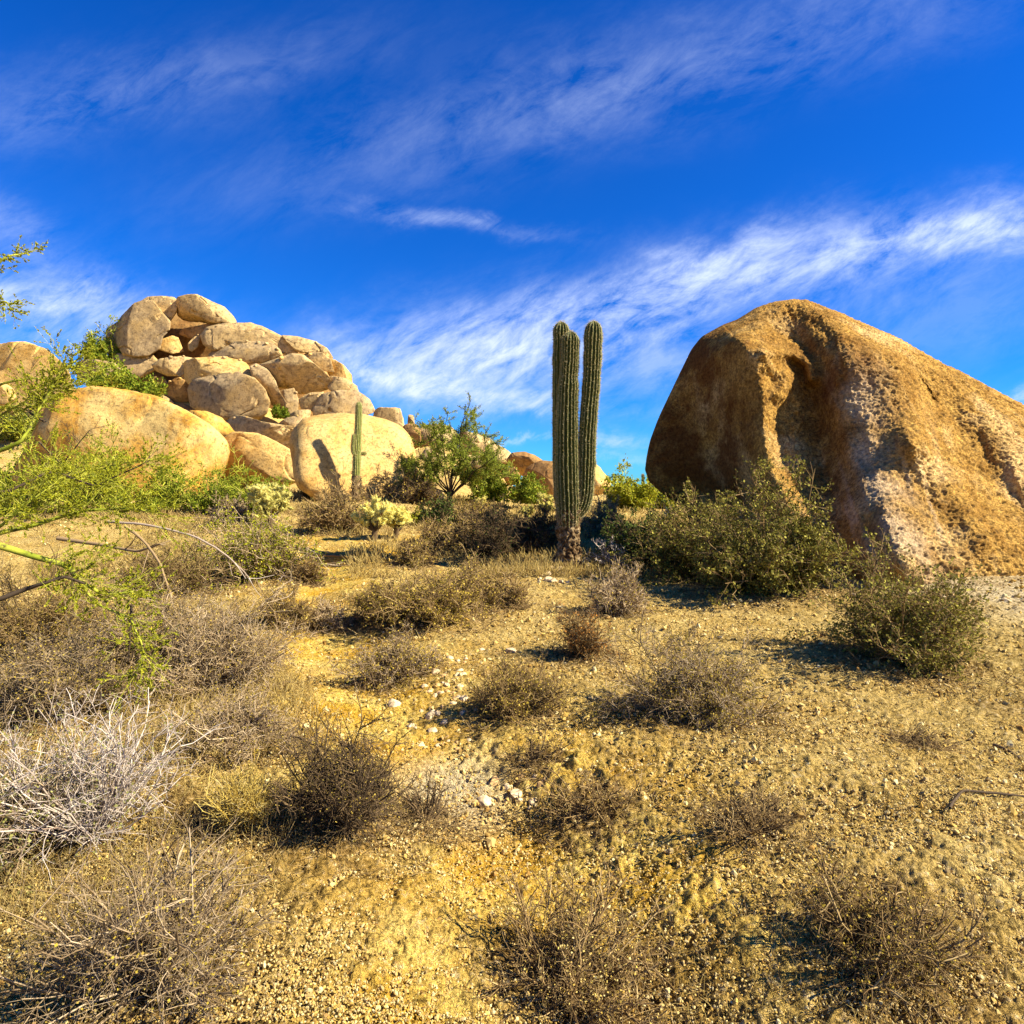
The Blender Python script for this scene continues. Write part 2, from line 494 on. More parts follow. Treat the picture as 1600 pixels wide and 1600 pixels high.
def gravel():
    rng = np.random.default_rng(5)
    v0, f0 = ico(1)
    n = 70000
    py = 772 + (1640 - 772) * rng.random(n) ** .85; px = -80 + 1760 * rng.random(n)
    y = CAMZ * F / (py - 758); y = np.clip(y, 1.2, 34)
    x = (px - 800) / F * y
    keep = perlin(np.stack([x * .8, y * .8, 0 * x + 4], 1)) + .35 * rng.normal(size=n) > -.25
    x, y = x[keep], y[keep]; n = len(x)
    z = gz(x, y)
    sz = y / 1000 * np.exp(rng.normal(.35, .5, n)) * 1.15
    sz = np.clip(sz, .005, .05)
    V = np.einsum('nij,vj->nvi', rotmat(rng, n), v0 * [1, .75, .55])
    V *= (1 + .25 * rng.normal(size=(n, len(v0), 1))).clip(.6, 1.4) * sz[:, None, None]
    V += np.stack([x, y, z + .015], 1)[:, None]
    fs = (f0[None] + (np.arange(n) * len(v0))[:, None, None]).reshape(-1, 3)
    o = obj('gravel', mesh('gravel', [(V.reshape(-1, 3), fs, 0)], M_GRAVEL, False)); o['kind'] = 'stuff'
    tag(o, 'loose golden gravel strewn over the desert floor', 'gravel')


gravel()
LITTER = []

# ------------------------------------------------------------------ plants: growing branches
def nrm(v):
    return v / np.maximum(np.linalg.norm(v, axis=-1, keepdims=True), 1e-9)


def grow(rng, st, dr, ln, K=4, wob=.25, bend=(0, 0, 0)):
    pts = [st]; p = st; d = dr
    for i in range(K - 1):
        d = nrm(d + wob * rng.normal(size=d.shape) * .6 + np.array(bend))
        p = p + d * (ln / (K - 1))[:, None]
        pts.append(p)
    return np.stack(pts, 1)


def tubes(pts, r0, r1, sides=3):
    n, K, _ = pts.shape
    d = nrm(np.gradient(pts, axis=1))
    ref = np.where(np.abs(d[..., 2:3]) > .9, np.array([1., 0, 0]), np.array([0, 0, 1.]))
    a = nrm(np.cross(d, ref)); b = np.cross(d, a)
    rad = (r0[:, None] + (r1 - r0)[:, None] * np.linspace(0, 1, K))[..., None]
    ring = [pts + rad * (a * math.cos(2 * math.pi * k / sides) + b * math.sin(2 * math.pi * k / sides)) for k in range(sides)]
    v = np.stack(ring, 2).reshape(-1, 3)
    base = (np.arange(n) * K * sides)[:, None, None] + (np.arange(K - 1) * sides)[None, :, None]
    k = np.arange(sides)[None, None]
    k2 = (k + 1) % sides
    f = np.stack([base + k, base + k2, base + sides + k2, base + sides + k], -1).reshape(-1, 4)
    return v, f


def branch_off(rng, pts, n, lo=.25, hi=1., spread=.8, up=.1, along=.7):
    """n side shoots per branch: start points and directions"""
    N, K, _ = pts.shape
    i = np.repeat(np.arange(N), n)
    t = lo + (hi - lo) * rng.random(len(i))
    x = t * (K - 1); k = np.minimum(x.astype(int), K - 2); fr = (x - k)[:, None]
    p = pts[i, k] * (1 - fr) + pts[i, k + 1] * fr
    d = nrm(pts[i, k + 1] - pts[i, k])
    dd = nrm(d * along + spread * nrm(rng.normal(size=d.shape)) + np.array([0, 0, up]))
    return i, t, p, dd


def leaves(rng, p, size, flat=.6, aspect=.45):
    n = len(p)
    d = nrm(rng.normal(size=(n, 3)) + np.array([0, 0, .5]))
    a = nrm(np.cross(d, rng.normal(size=(n, 3))))
    s_ = (size * (.6 + .8 * rng.random(n)))[:, None]
    v = np.stack([p, p + d * s_ * .5 + a * s_ * aspect, p + d * s_, p + d * s_ * .5 - a * s_ * aspect], 1).reshape(-1, 3)
    f = np.arange(n * 4).reshape(n, 4)
    return v, f


def shrub(seed, Rd, H, D, n0=30, kids=(8, 6), leaf=0, leafsize=.02, wob=.3, low=8, spread=.85, up=.12, bend=0., r0=.006, lumps=.35, leafmat_mix=None):
    """twigs chunk and leaf chunk of a shrub with half width Rd, height H seen from about D metres"""
    rng = np.random.default_rng(seed)
    az = rng.random(n0) * 2 * math.pi + .5 * np.sin(3 * rng.random(n0) * 6.28)
    el = np.arcsin(math.sin(R(low)) + (1 - math.sin(R(low))) * rng.random(n0) ** 1.0)
    d = np.stack([np.cos(el) * np.cos(az), np.cos(el) * np.sin(az), np.sin(el)], 1)
    env = 1 / np.sqrt((d[:, 0] / Rd) ** 2 + (d[:, 1] / Rd) ** 2 + (d[:, 2] / H) ** 2)
    lump = 1 + lumps * perlin(d * 2.2 + seed * 3.7) * 2
    lean = rng.normal(size=3) * .16
    L = env * np.clip(lump * (1 + d @ lean), .35, 1.5) * (.72 + .50 * rng.random(n0) ** 1.5)
    st = np.stack([np.cos(az), np.sin(az), 0 * az], 1) * (Rd * .10 * rng.random(n0))[:, None]
    st[:, 2] -= .03
    b0 = grow(rng, st, nrm(d + np.array([0, 0, .25])), L, 5, wob, (0, 0, bend))
    rm = D * .00052
    ch = [tubes(b0, np.full(n0, max(r0, rm * 1.3)), np.full(n0, max(r0 * .5, rm)))]
    i, t, p, dd = branch_off(rng, b0, kids[0], .22, 1, spread, up)
    L1 = L[i] * (.22 + .28 * rng.random(len(i))) * (1.15 - .5 * t)
    b1 = grow(rng, p, dd, L1, 4, wob * 1.2, (0, 0, bend))
    ch.append(tubes(b1, np.full(len(p), max(r0 * .5, rm)), np.full(len(p), max(r0 * .3, rm * .7))))
    i2, t2, p2, d2 = branch_off(rng, b1, kids[1], .2, 1, spread, up)
    L2 = L1[i2] * (.3 + .35 * rng.random(len(i2)))
    b2 = grow(rng, p2, d2, L2, 3, wob * 1.2)
    ch.append(tubes(b2, np.full(len(p2), rm * .75), np.full(len(p2), rm * .55)))
    lv = None
    if leaf:
        k = rng.integers(0, len(b2), leaf)
        tt = rng.random(leaf)[:, None]
        q = b2[k, 1] * (1 - tt) + b2[k, 2] * tt + rng.normal(size=(leaf, 3)) * leafsize * .5
        q[:, 2] = np.maximum(q[:, 2], .01)
        lv = leaves(rng, q, np.full(leaf, leafsize))
    return ch, lv


def cat(ch):
    off = 0; v = []; f = []
    for a, b in ch:
        v.append(a); f.append(b + off); off += len(a)
    return np.concatenate(v), np.concatenate(f)


_bn = [100]


def bush(name, label, cat_, px, py, w, h, twig, leafm=None, group=None, loc=None, D=None, **k):
    """a shrub standing on the ground where photo pixel (px, py) meets it; w, h its size in photo pixels"""
    _bn[0] += 1
    if loc is None: loc = at(px, py)
    D = loc[1] if D is None else D
    m = D / F
    ch, lv = shrub(k.pop('seed', _bn[0]), w * m / 2, h * m, D, **k)
    if name == 'bursage_bush': w *= 1.08
    t = thing(name, label, cat_, loc, 0, group)
    LITTER.append((loc[0], loc[1], w * m / 2))
    v, f = cat(ch)
    obj('twig_tangle', mesh('twig_tangle', [(v, f, 0)], twig), t)
    if lv is not None:
        obj('foliage', mesh('foliage', [(lv[0], lv[1], 0)], leafm, False), t)
    return t


# ------------------------------------------------------------------ boulders
def smooth_outline(pts, soft=.35):
    p = np.array(pts, float); N = len(p)
    out = []
    for i in range(N):
        p0, p1, p2, p3 = p[i - 1], p[i], p[(i + 1) % N], p[(i + 2) % N]
        for t in np.linspace(0, 1, 9)[:-1]:
            out.append(.5 * (2 * p1 + (p2 - p0) * t + (2 * p0 - 5 * p1 + 4 * p2 - p3) * t * t + (3 * p1 - p0 - 3 * p2 + p3) * t ** 3))
    out = np.array(out) * soft + np.array([p[i] * (1 - t) + p[(i + 1) % N] * t for i in range(N) for t in np.linspace(0, 1, 9)[:-1]]) * (1 - soft)
    return out


def radial(out, c, th):
    """distance from c to the outline in every direction th"""
    q = out - c
    nx = np.roll(q, -1, 0) - q
    d = np.stack([np.cos(th), np.sin(th)], 1)
    best = np.zeros(len(th))
    for a, e in zip(q, nx):
        den = d[:, 0] * e[1] - d[:, 1] * e[0]
        den = np.where(np.abs(den) < 1e-9, 1e-9, den)
        t = (a[0] * e[1] - a[1] * e[0]) / den
        u = (a[0] * d[:, 1] - a[1] * d[:, 0]) / den
        best = np.where((u >= -.001) & (u <= 1.001) & (t > best), t, best)
    return best


_sd = [0]


def boulder(label, D, pts, mat=None, sub=6, thick=.6, e=.40, grow_=1.07, tilt=0., lean_=0., rough=1., facets=5, group=None, shift=(0, 0), name='boulder'):
    _sd[0] += 1; seed = _sd[0]
    if D > 32.5 and group is None: D = 36.5 + (D - 36.5) * .42
    rng = np.random.default_rng(seed * 13)
    blocky = D > 35 and group is None
    if blocky: e, grow_, facets = .27, min(grow_, 1.05), 3
    out = smooth_outline(pts, .12 if blocky else .35)
    nx = np.roll(out, -1, 0)
    cr = out[:, 0] * nx[:, 1] - nx[:, 0] * out[:, 1]
    c = ((out + nx) * cr[:, None]).sum(0) / (3 * cr.sum())
    out = c + (out - c) * grow_
    th0 = np.linspace(-math.pi, math.pi, 361)
    R0 = radial(out, c, th0)
    rb = R0[:-1]
    for _ in range(2):
        rb = sum(np.roll(rb, k) for k in range(-30, 31)) / 61
    rb = np.append(rb, rb[0])
    v, f = ico(sub)
    th = np.arctan2(-v[:, 2], v[:, 0]); sn = np.abs(v[:, 1]); cs = np.sqrt(np.clip(1 - sn * sn, 0, 1))
    rr = cs ** e; dd = sn ** e
    bl = .3 if blocky else .7
    Rt = np.interp(th, th0, R0) * (1 - bl * sn) + np.interp(th, th0, rb) * bl * sn
    area = .5 * abs(cr.sum()); rad = math.sqrt(area / math.pi) * D / F
    T = thick * rad
    px = c[0] + Rt * rr * np.cos(th) + shift[0] * dd * (v[:, 1] < 0)
    py = c[1] + Rt * rr * np.sin(th) + shift[1] * dd * (v[:, 1] < 0)
    w = P(px, py, D + np.sign(v[:, 1]) * T * dd + tilt * (px - c[0]) * D / F + lean_ * (c[1] - py) * D / F)
    ctr = P(c[0], c[1], D)
    q = w - ctr
    for _ in range(facets):
        n = nrm(np.array([rng.normal() * .55, -1., rng.normal() * .55]))
        s_ = q @ n
        lim = np.percentile(s_, 66 + 28 * rng.random())
        q = q - np.clip(s_ - lim, 0, None)[:, None] * n * .75
    for _ in range(facets + 2 if facets > 2 and not blocky else 0):
        n = nrm(rng.normal(size=3) * np.array([1., .6, 1.]))
        s_ = q @ n
        lim = np.percentile(s_, 96 + 3.5 * rng.random())
        q = q - np.clip(s_ - lim, 0, None)[:, None] * n * .6
    dirn = nrm(q)
    o3 = rng.normal(size=3) * 40
    h = fbm(q / rad * 1.1 + o3, 3) * (.04 if blocky else .075) + fbm(q / rad * 4 + o3, 4) * .022 * rough
    if sub >= 6: h += fbm(q / rad * 22 + o3, 3, .6) * .006 * rough
    # weathered joints
    jn = np.abs(perlin(q / rad * .9 + o3 * .7))
    h -= (.09 if blocky else .05) * rough * np.exp(-(jn / .013) ** 2)
    q = q + dirn * (h * rad)[:, None]
    ob = obj(name, mesh('boulder', [(q, f, 0)], mat or M_PILE), None, tuple(ctr))
    return tag(ob, label, 'boulder', group or 'granite boulders of the rock pile')


B = boulder


def rest(label, pts, mat, **k):
    '''a rock lying on the hillside where its lower edge meets the slope'''
    x = sum(p[0] for p in pts) / len(pts); y = max(p[1] for p in pts)
    boulder(label, at(x, y)[1] + .2, pts, mat, group=G2, **k)


# top of the pile
B('dark filler core added behind the pile boulders for the shade in their hollows', 51.5, [(184, 548), (206, 492), (232, 475), (270, 473), (330, 486), (362, 508), (420, 525), (470, 540), (508, 558), (545, 600), (566, 640), (520, 690), (300, 690), (200, 640)], M_BROWN, sub=6, thick=.2, facets=0, grow_=.96)  # added filler; its brown paints the shade of the gaps
B('rounded boulder forming the right half of the hilltop cap, cleft on its left', 46, [(278, 469), (292, 465), (309, 465), (330, 472), (349, 480), (362, 493), (368, 503), (337, 507), (311, 502), (290, 508), (276, 510), (268, 503), (274, 488)], shift=(0, -6))
B('wedge boulder at the very crest left of the vertical cleft', 47, [(221, 471), (232, 464), (255, 463), (271, 465), (277, 470), (275, 487), (265, 503), (244, 485)])
B('big egg-shaped boulder leaning on the upper left flank of the pile', 45, [(210, 476), (224, 471), (238, 472), (248, 484), (263, 501), (262, 514), (252, 524), (249, 544), (231, 555), (208, 557), (193, 551), (184, 538), (181, 510), (192, 494)], M_PILE2, thick=.9, facets=2)
B('narrow lichen-tinted slab on the far left edge of the summit egg boulder', 46, [(166, 516), (178, 507), (186, 503), (188, 545), (182, 558), (166, 552)], M_PILE2)
B('pale ledge under the egg-shaped boulder carrying a green shrub', 44, [(128, 575), (150, 562), (185, 553), (236, 555), (252, 572), (215, 592), (150, 592)], M_PILE2)
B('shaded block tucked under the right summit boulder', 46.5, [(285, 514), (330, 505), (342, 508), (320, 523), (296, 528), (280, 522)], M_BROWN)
B('brown triangular block below the egg-shaped boulder', 45, [(246, 545), (252, 531), (268, 525), (278, 528), (286, 549), (268, 552)], M_GOLD)
B('small upright shard in the dark hollow near the summit', 45, [(294, 536), (303, 527), (314, 522), (309, 542), (300, 549), (294, 546)])
B('long sloping slab running right from the hollow below the summit', 44, [(316, 524), (325, 512), (350, 506), (391, 505), (418, 515), (447, 530), (461, 544), (462, 553), (450, 556), (436, 546), (410, 540), (362, 542), (335, 548), (320, 538)])
B('flat-bellied slab under the long sloping slab', 42, [(319, 548), (337, 538), (366, 533), (403, 533), (424, 537), (436, 547), (440, 557), (426, 564), (386, 568), (362, 561), (330, 556)], M_PILE2)
B('brick-like slab with a cracked top lying across the middle of the pile', 39.5, [(283, 574), (288, 565), (303, 560), (337, 558), (371, 556), (382, 563), (392, 580), (391, 588), (371, 584), (337, 586), (319, 590), (304, 597), (296, 600), (286, 592)], M_GOLD)
B('dark-ended block behind the cracked slab on its left', 41, [(238, 570), (251, 561), (281, 557), (303, 560), (300, 575), (281, 587), (262, 587), (246, 580)], M_PILE)
B('largest smooth boulder in the lower middle of the pile', 37.5, [(294, 608), (305, 594), (337, 586), (371, 583), (396, 592), (413, 611), (419, 630), (415, 645), (403, 654), (372, 656), (345, 653), (319, 645), (300, 634)], M_PILE2, sub=6, facets=2)
B('tall tapering wedge jammed on the right of the largest pile boulder', 38.5, [(391, 574), (401, 569), (418, 578), (430, 596), (437, 617), (444, 637), (437, 643), (424, 632), (414, 612), (395, 592)], M_PILE2)
B('broad bright boulder on the right shoulder of the pile', 40, [(406, 571), (432, 562), (457, 553), (474, 556), (490, 569), (507, 585), (519, 608), (500, 613), (468, 615), (450, 606), (435, 605), (424, 590)], M_PILE, facets=4)
B('slab on the right skyline above the bright shoulder boulder', 43, [(440, 524), (465, 526), (494, 534), (500, 549), (470, 551), (461, 546)])
B('small cracked end piece on the right skyline slab', 43, [(493, 534), (511, 544), (520, 558), (518, 564), (508, 560), (497, 548)])
B('oval boulder under the right skyline slab', 42, [(470, 553), (482, 548), (503, 551), (516, 562), (521, 581), (506, 579), (484, 566)])
B('smooth boulder sloping down along the right edge of the pile', 43, [(514, 562), (524, 563), (538, 572), (549, 586), (555, 604), (540, 610), (519, 594), (510, 577)], M_GOLD)
B('pale slab below the right edge boulder', 41.5, [(507, 591), (522, 588), (540, 592), (557, 603), (560, 615), (525, 616), (514, 608)])
B('wide low boulder with a vertical crack above the round boulder', 39, [(490, 640), (505, 616), (531, 611), (556, 611), (577, 624), (585, 641), (560, 652), (520, 652), (492, 650)], M_PILE2, facets=4)
B('dark upright block between the tapering wedge and the white boulder', 39, [(434, 612), (459, 607), (466, 624), (465, 643), (446, 648), (438, 630)], M_PILE2, e=.7)
B('small white boulder below the bright shoulder boulder', 39.5, [(467, 624), (484, 614), (505, 613), (500, 633), (487, 642), (471, 639)], M_PILE)
B('flat pale rock low on the right of the pile', 37, [(443, 652), (465, 641), (488, 640), (486, 652), (462, 655)], M_PILE)
B('low grey dome left of the big round boulder', 33, [(430, 664), (449, 653), (467, 650), (474, 658), (464, 674), (440, 674)], M_PILE2)
B('broad smooth whaleback in front of the largest pile boulder', 33, [(340, 700), (350, 660), (371, 649), (402, 659), (432, 664), (465, 668), (472, 700), (445, 720), (400, 720)], M_PILE, sub=6)
B('golden dome at the foot of the pile right of the orange boulder', 29, [(336, 745), (343, 695), (365, 678), (400, 681), (430, 692), (454, 708), (462, 750), (400, 770)], M_GOLD, sub=6, thick=.9)
B('orange knob wedged behind the orange boulder', 31, [(290, 650), (300, 643), (322, 645), (346, 653), (361, 666), (368, 678), (345, 700), (310, 690)], M_ORANGE)
B('huge flat-topped orange boulder at the foot of the pile', 26.5, [(30, 745), (52, 700), (74, 655), (92, 626), (138, 611), (180, 612), (232, 624), (282, 645), (322, 668), (341, 690), (347, 708), (340, 735), (300, 775), (150, 785), (50, 780)], M_ORANGE, sub=6, thick=.75, facets=2)
B('big round golden boulder behind the young saguaro', 25.6, [(454, 718), (453, 690), (461, 668), (472, 654), (500, 648), (540, 645), (570, 647), (600, 655), (625, 667), (641, 682), (649, 705), (651, 735), (641, 782), (600, 790), (560, 790), (500, 780), (466, 762), (457, 745)], M_GOLD, sub=6, facets=0, shift=(6, 10), grow_=1.0, tilt=.5, lean_=.28, rough=.3)
# left flank
G2 = 'small rocks on the left flank of the pile'
rest('flat-topped pale boulder on the left flank beside green shrubs', [(108, 580), (124, 565), (150, 563), (176, 567), (193, 584), (176, 594), (120, 592)], M_PILE2)
rest('thin triangular slab right of the flat-topped flank boulder', [(186, 570), (205, 575), (226, 584), (200, 590), (190, 586)], M_PILE)
rest('tilted slab under the egg-shaped boulder', [(212, 574), (228, 560), (247, 549), (278, 549), (262, 566), (240, 577), (224, 584)], M_GOLD)
rest('grey angular rock above the orange boulder', [(205, 606), (230, 592), (251, 588), (262, 602), (243, 622), (226, 612)], M_PILE2)
rest('small rock at the lip of the dark cave', [(240, 628), (250, 616), (263, 621), (272, 630), (262, 640), (246, 640)], M_PILE)
rest('little pale rock between the flank slabs', [(188, 594), (197, 588), (210, 597), (202, 608), (190, 604)], M_PILE)
B('rounded hillock boulder at the far left edge of the skyline', 38, [(-60, 560), (-20, 543), (36, 540), (64, 549), (85, 566), (98, 588), (104, 640), (60, 672), (-20, 676), (-60, 670)], M_GOLD, group=G2)
rest('small golden rock at the left edge below the hillock', [(-25, 606), (2, 598), (20, 608), (27, 624), (5, 632), (-25, 630)], M_GOLD)
rest('small round rock behind palo verde twigs', [(52, 630), (60, 618), (74, 615), (88, 622), (86, 634), (66, 638)], M_GOLD)
rest('white rock at the left edge above the shrub row', [(-30, 660), (-5, 646), (30, 648), (45, 658), (38, 672), (0, 676), (-30, 672)], M_STONE)
rest('low pale rock left of the orange boulder', [(0, 640), (20, 628), (50, 630), (58, 642), (30, 648)], M_PILE)
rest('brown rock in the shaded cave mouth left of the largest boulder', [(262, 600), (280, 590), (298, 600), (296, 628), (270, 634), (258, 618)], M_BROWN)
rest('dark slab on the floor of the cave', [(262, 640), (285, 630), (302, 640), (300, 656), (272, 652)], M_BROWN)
rest('pale rock between the tilted slab and the grey angular rock', [(212, 592), (232, 580), (256, 578), (268, 590), (244, 600), (220, 604)], M_PILE)
rest('tan block on the slope right of the thin triangular slab', [(232, 582), (250, 572), (266, 576), (264, 592), (242, 596)], M_GOLD)
rest('low boulder under the flat-topped flank boulder', [(150, 600), (170, 590), (196, 596), (206, 612), (180, 622), (154, 614)], M_PILE)
# ridge to the right of the pile
G3 = 'boulders of the lower ridge'
B('square-cut pale block on the skyline right of the pile', 41, [(584, 640), (605, 638), (625, 640), (630, 670), (622, 700), (586, 700)], M_PILE, e=.6, group=G3)
B('tiny upright stone finger standing on the ridge', 40, [(638, 650), (642, 646), (646, 650), (648, 664), (644, 672), (637, 668)], M_PILE2, group=G3, name='rock_pillar')
B('rust-coloured stone at the foot of the stone finger', 39, [(630, 668), (638, 660), (650, 664), (657, 674), (655, 700), (630, 700)], M_BROWN, group=G3)
B('cream boulder on the ridge left of the tree top', 40, [(650, 690), (655, 668), (680, 664), (705, 668), (716, 684), (700, 704), (665, 706)], M_PILE, group=G3)
B('cream boulder on the ridge right of the tree top', 39, [(705, 690), (716, 674), (740, 678), (764, 685), (782, 698), (770, 716), (720, 716)], M_PILE, group=G3)
B('pale boulder at the right end of the ridge beyond the tree', 37.5, [(758, 712), (768, 692), (786, 698), (797, 708), (798, 722), (780, 744), (764, 736)], M_PILE, group=G3)
B('cream rock seen through the tree crown on its left', 36, [(652, 715), (664, 700), (690, 702), (700, 720), (684, 736), (660, 734)], M_PILE, group=G3)
B('cream rock seen through the tree crown on its right', 35.5, [(718, 732), (728, 712), (756, 714), (770, 728), (760, 752), (730, 752)], M_PILE, group=G3)
B('golden rock right of the tree trunk', 33, [(762, 766), (770, 748), (780, 742), (792, 758), (789, 770), (774, 776)], M_GOLD, group=G3)
B('white slab lying on the ground left of the tree trunk', 25, [(660, 764), (668, 758), (684, 765), (697, 774), (694, 782), (676, 778)], M_STONE, group=G3)
B('brown rounded boulder top behind the tall saguaro on its left', 36, [(793, 720), (801, 709), (821, 707), (836, 713), (850, 724), (840, 742), (806, 742)], M_BROWN, thick=.8, group=G3)
B('dark brown block close behind the tall saguaro', 33, [(812, 760), (822, 732), (846, 722), (872, 724), (895, 730), (900, 770), (850, 782), (815, 775)], M_BROWN, e=.65, group=G3)
B('brown leaning rock left of the dark brown block', 33.5, [(777, 745), (786, 734), (800, 728), (813, 742), (812, 757), (796, 760), (782, 756)], M_BROWN, group=G3)
B('golden boulder sloping down right of the tall saguaro', 34, [(900, 735), (918, 722), (934, 727), (949, 741), (958, 754), (944, 770), (910, 775)], M_GOLD, group=G3)


def big_boulder():
    top = [(1008, 735), (1010, 715), (1015, 690), (1030, 650), (1055, 598), (1080, 546), (1096, 526), (1130, 507), (1152, 499), (1182, 480), (1215, 470), (1240, 467), (1265, 470), (1300, 483), (1340, 500), (1400, 526), (1460, 560), (1520, 590), (1560, 612), (1600, 633), (1700, 700), (1790, 790), (1840, 900), (1846, 1000)]
    bot = [(1008, 735), (1014, 752), (1030, 768), (1060, 790), (1110, 850), (1180, 960), (1300, 1010), (1500, 1030), (1700, 1030), (1846, 1000)]
    tp = np.array(top, float); bt = np.array(bot, float)
    nu, nv = 760, 470
    u = np.linspace(0, 1, nu); uu = u * .75 + .25 * (.5 - .5 * np.cos(math.pi * u))
    px = 1008 + (1846 - 1008) * uu ** 1.15
    # smooth the traced top edge a little
    ty = np.interp(px, tp[:, 0], tp[:, 1]); by = np.interp(px, bt[:, 0], bt[:, 1])
    ty[:4] = np.minimum(ty[:4], by[:4])
    k = np.ones(9) / 9
    ty[8:-8] = np.convolve(ty, k, 'same')[8:-8]
    v = .5 - .5 * np.cos(math.pi * np.linspace(0, 1, nv)); v = .5 * v + .5 * np.linspace(0, 1, nv)
    PX = np.repeat(px[None], nv, 0); PY = ty[None] + (by - ty)[None] * v[:, None]
    X, Y = PX.ravel(), PY.ravel()
    d = np.full(X.shape, 1e9)
    for e_ in (ty, by):
        i_ = np.unique(np.append(np.arange(0, nu, 5), nu - 1))
        d = np.minimum(d, seg_d(X, Y, list(zip(px[i_], e_[i_]))))
    edge = np.minimum(np.minimum(v[:, None], 1 - v[:, None]) + 0 * PX, np.minimum(u, 1 - u)[None] + 0 * PX).ravel()
    d = np.where(edge <= 0, 0, d)

    def line(pts, wl, wr):
        best = np.full(X.shape, 1e9); sg = np.zeros(X.shape)
        for (x0, y0), (x1, y1) in zip(pts[:-1], pts[1:]):
            dx, dy = x1 - x0, y1 - y0
            t = np.clip(((X - x0) * dx + (Y - y0) * dy) / (dx * dx + dy * dy), 0, 1)
            q = np.hypot(X - x0 - t * dx, Y - y0 - t * dy)
            side = -((X - x0) * dy - (Y - y0) * dx)
            sg = np.where(q < best, side, sg); best = np.minimum(best, q)
        # pts run downward: side < 0 is to the right of the line
        w = np.where(sg > 0, wl, wr)
        return np.exp(-(best / w) ** 2)
    w3 = P(X, Y, 15.)
    wob = fbm(w3 * .55 + 5, 3)
    X0, Y0 = X.copy(), Y.copy()
    X = X + 14 * fbm(w3 * .5 + 31, 2); Y = Y + 12 * fbm(w3 * .5 + 57, 2)
    T = .5 + 3.1 * sst(1000, 1330, X) - 1.2 * sst(1350, 1760, X) + 3.1 * sst(600, 960, Y) * sst(1130, 1310, X)
    h = np.zeros(X.shape)
    h += .85 * line([(1150, 530), (1178, 560), (1192, 640), (1196, 720), (1225, 790), (1260, 860)], 60, 20)
    h += .45 * line([(1175, 515), (1190, 540)], 30, 22)
    h -= 1.0 * line([(1242, 530), (1270, 610), (1280, 700), (1298, 800), (1312, 900)], 38, 52)
    h += .55 * line([(1200, 552), (1235, 553), (1258, 568), (1264, 590)], 10, 12)
    h += .42 * line([(1205, 570), (1222, 590), (1216, 612)], 14, 14)
    h += .50 * line([(1290, 500), (1330, 540), (1395, 560), (1415, 620), (1430, 685)], 45, 22)
    h += .34 * line([(1430, 685), (1480, 750), (1540, 840)], 30, 24)
    h -= .10 * line([(1340, 570), (1370, 610), (1385, 660)], 30, 30)
    h += .30 * line([(1322, 600), (1345, 690), (1372, 770), (1410, 850), (1460, 960)], 45, 60)
    h -= .48 * line([(1470, 640), (1505, 690), (1560, 760), (1640, 830)], 40, 30)
    h -= .22 * line([(1235, 480), (1262, 492), (1290, 520)], 14, 14)
    h += .22 * line([(1560, 660), (1640, 760), (1700, 860)], 50, 40)
    h -= .35 * line([(1075, 640), (1095, 700), (1085, 760)], 40, 40) * .6
    X, Y = X0, Y0
    fl = fbm(np.stack([(X0 - (Y0 - 500) * .28) / 46, Y0 / 330, 0 * X0 + 2.2], 1), 3, .55)
    h += .15 * fl * sst(1195, 1260, X0)
    fade = np.clip(d / 30, 0, 1) ** .7
    wd_ = 70 + 80 * sst(1040, 1240, X)
    prof = np.sqrt(np.clip(1 - (1 - np.clip(d / wd_, 0, 1)) ** 2, 0, 1))
    off = T * prof + (h + .10 * wob) * fade
    w3 = P(X, Y, 15.8 - off)
    # coarse grain: knobs and pits weathered out of the granite
    g1 = fbm(w3 * 2.1, 3, .5) * .045
    kn = fbm(w3 * 8.5 + 7, 3, .62)
    g2 = np.where(kn > 0, kn * .062, kn * .045)
    g3 = fbm(w3 * 21 + 3, 2, .6) * .036
    pit = fbm(w3 * np.array([9, 9, 9.]) + 40, 2)
    g4 = -.028 * sst(.22, .5, pit)
    rough = .45 + .55 * sst(1130, 1230, X)
    amp = np.clip(d / 5, .6, 1)
    gd = (g1 + (g2 + g3 + g4) * rough) * amp
    dirn = nrm(np.stack([.25 + 0 * X, -1 + 0 * X, .45 + 0 * X], 1))
    w3 = w3 + dirn * gd[:, None]
    i = np.arange(nv - 1)[:, None] * nu + np.arange(nu - 1)[None]
    f = np.stack([i, i + 1, i + nu + 1, i + nu], -1).reshape(-1, 4)[:, ::-1]
    s1 = slice(None, None, 6)
    vb = [0] + list(range(4, nv - 4, 8)) + [nv - 1]; ub = list(range(nu))
    idx = (np.array(vb)[:, None] * nu + np.array(ub)[None]).ravel()
    bk = P(X[idx], Y[idx], 15.8 + 3.2 * prof[idx])
    bk += (dirn * gd[:, None])[idx] * (edge[idx] <= 0)[:, None]
    n2, m2 = len(vb), len(ub)
    j = np.arange(n2 - 1)[:, None] * m2 + np.arange(m2 - 1)[None]
    f2 = np.stack([j, j + 1, j + m2 + 1, j + m2], -1).reshape(-1, 4)
    tone_p = line([(1330, 610), (1345, 690), (1372, 770), (1405, 850), (1470, 950)], 26, 42)
    tone_p = np.maximum(.8 * tone_p, .6 * sst(800, 930, Y) * sst(1560, 1420, X) * sst(1290, 1350, X))
    st_ = fbm(np.stack([(X - (Y - 500) * .30) / 34, Y / 420, 0 * X + 7.7], 1), 3, .6)
    tone_p = np.maximum(tone_p, .75 * sst(.05, .35, st_) * sst(1210, 1300, X) * sst(600, 760, Y))
    tone_p = np.clip(tone_p * (.9 + 1.6 * fbm(w3 * 1.2 + 12, 3)), 0, 1)
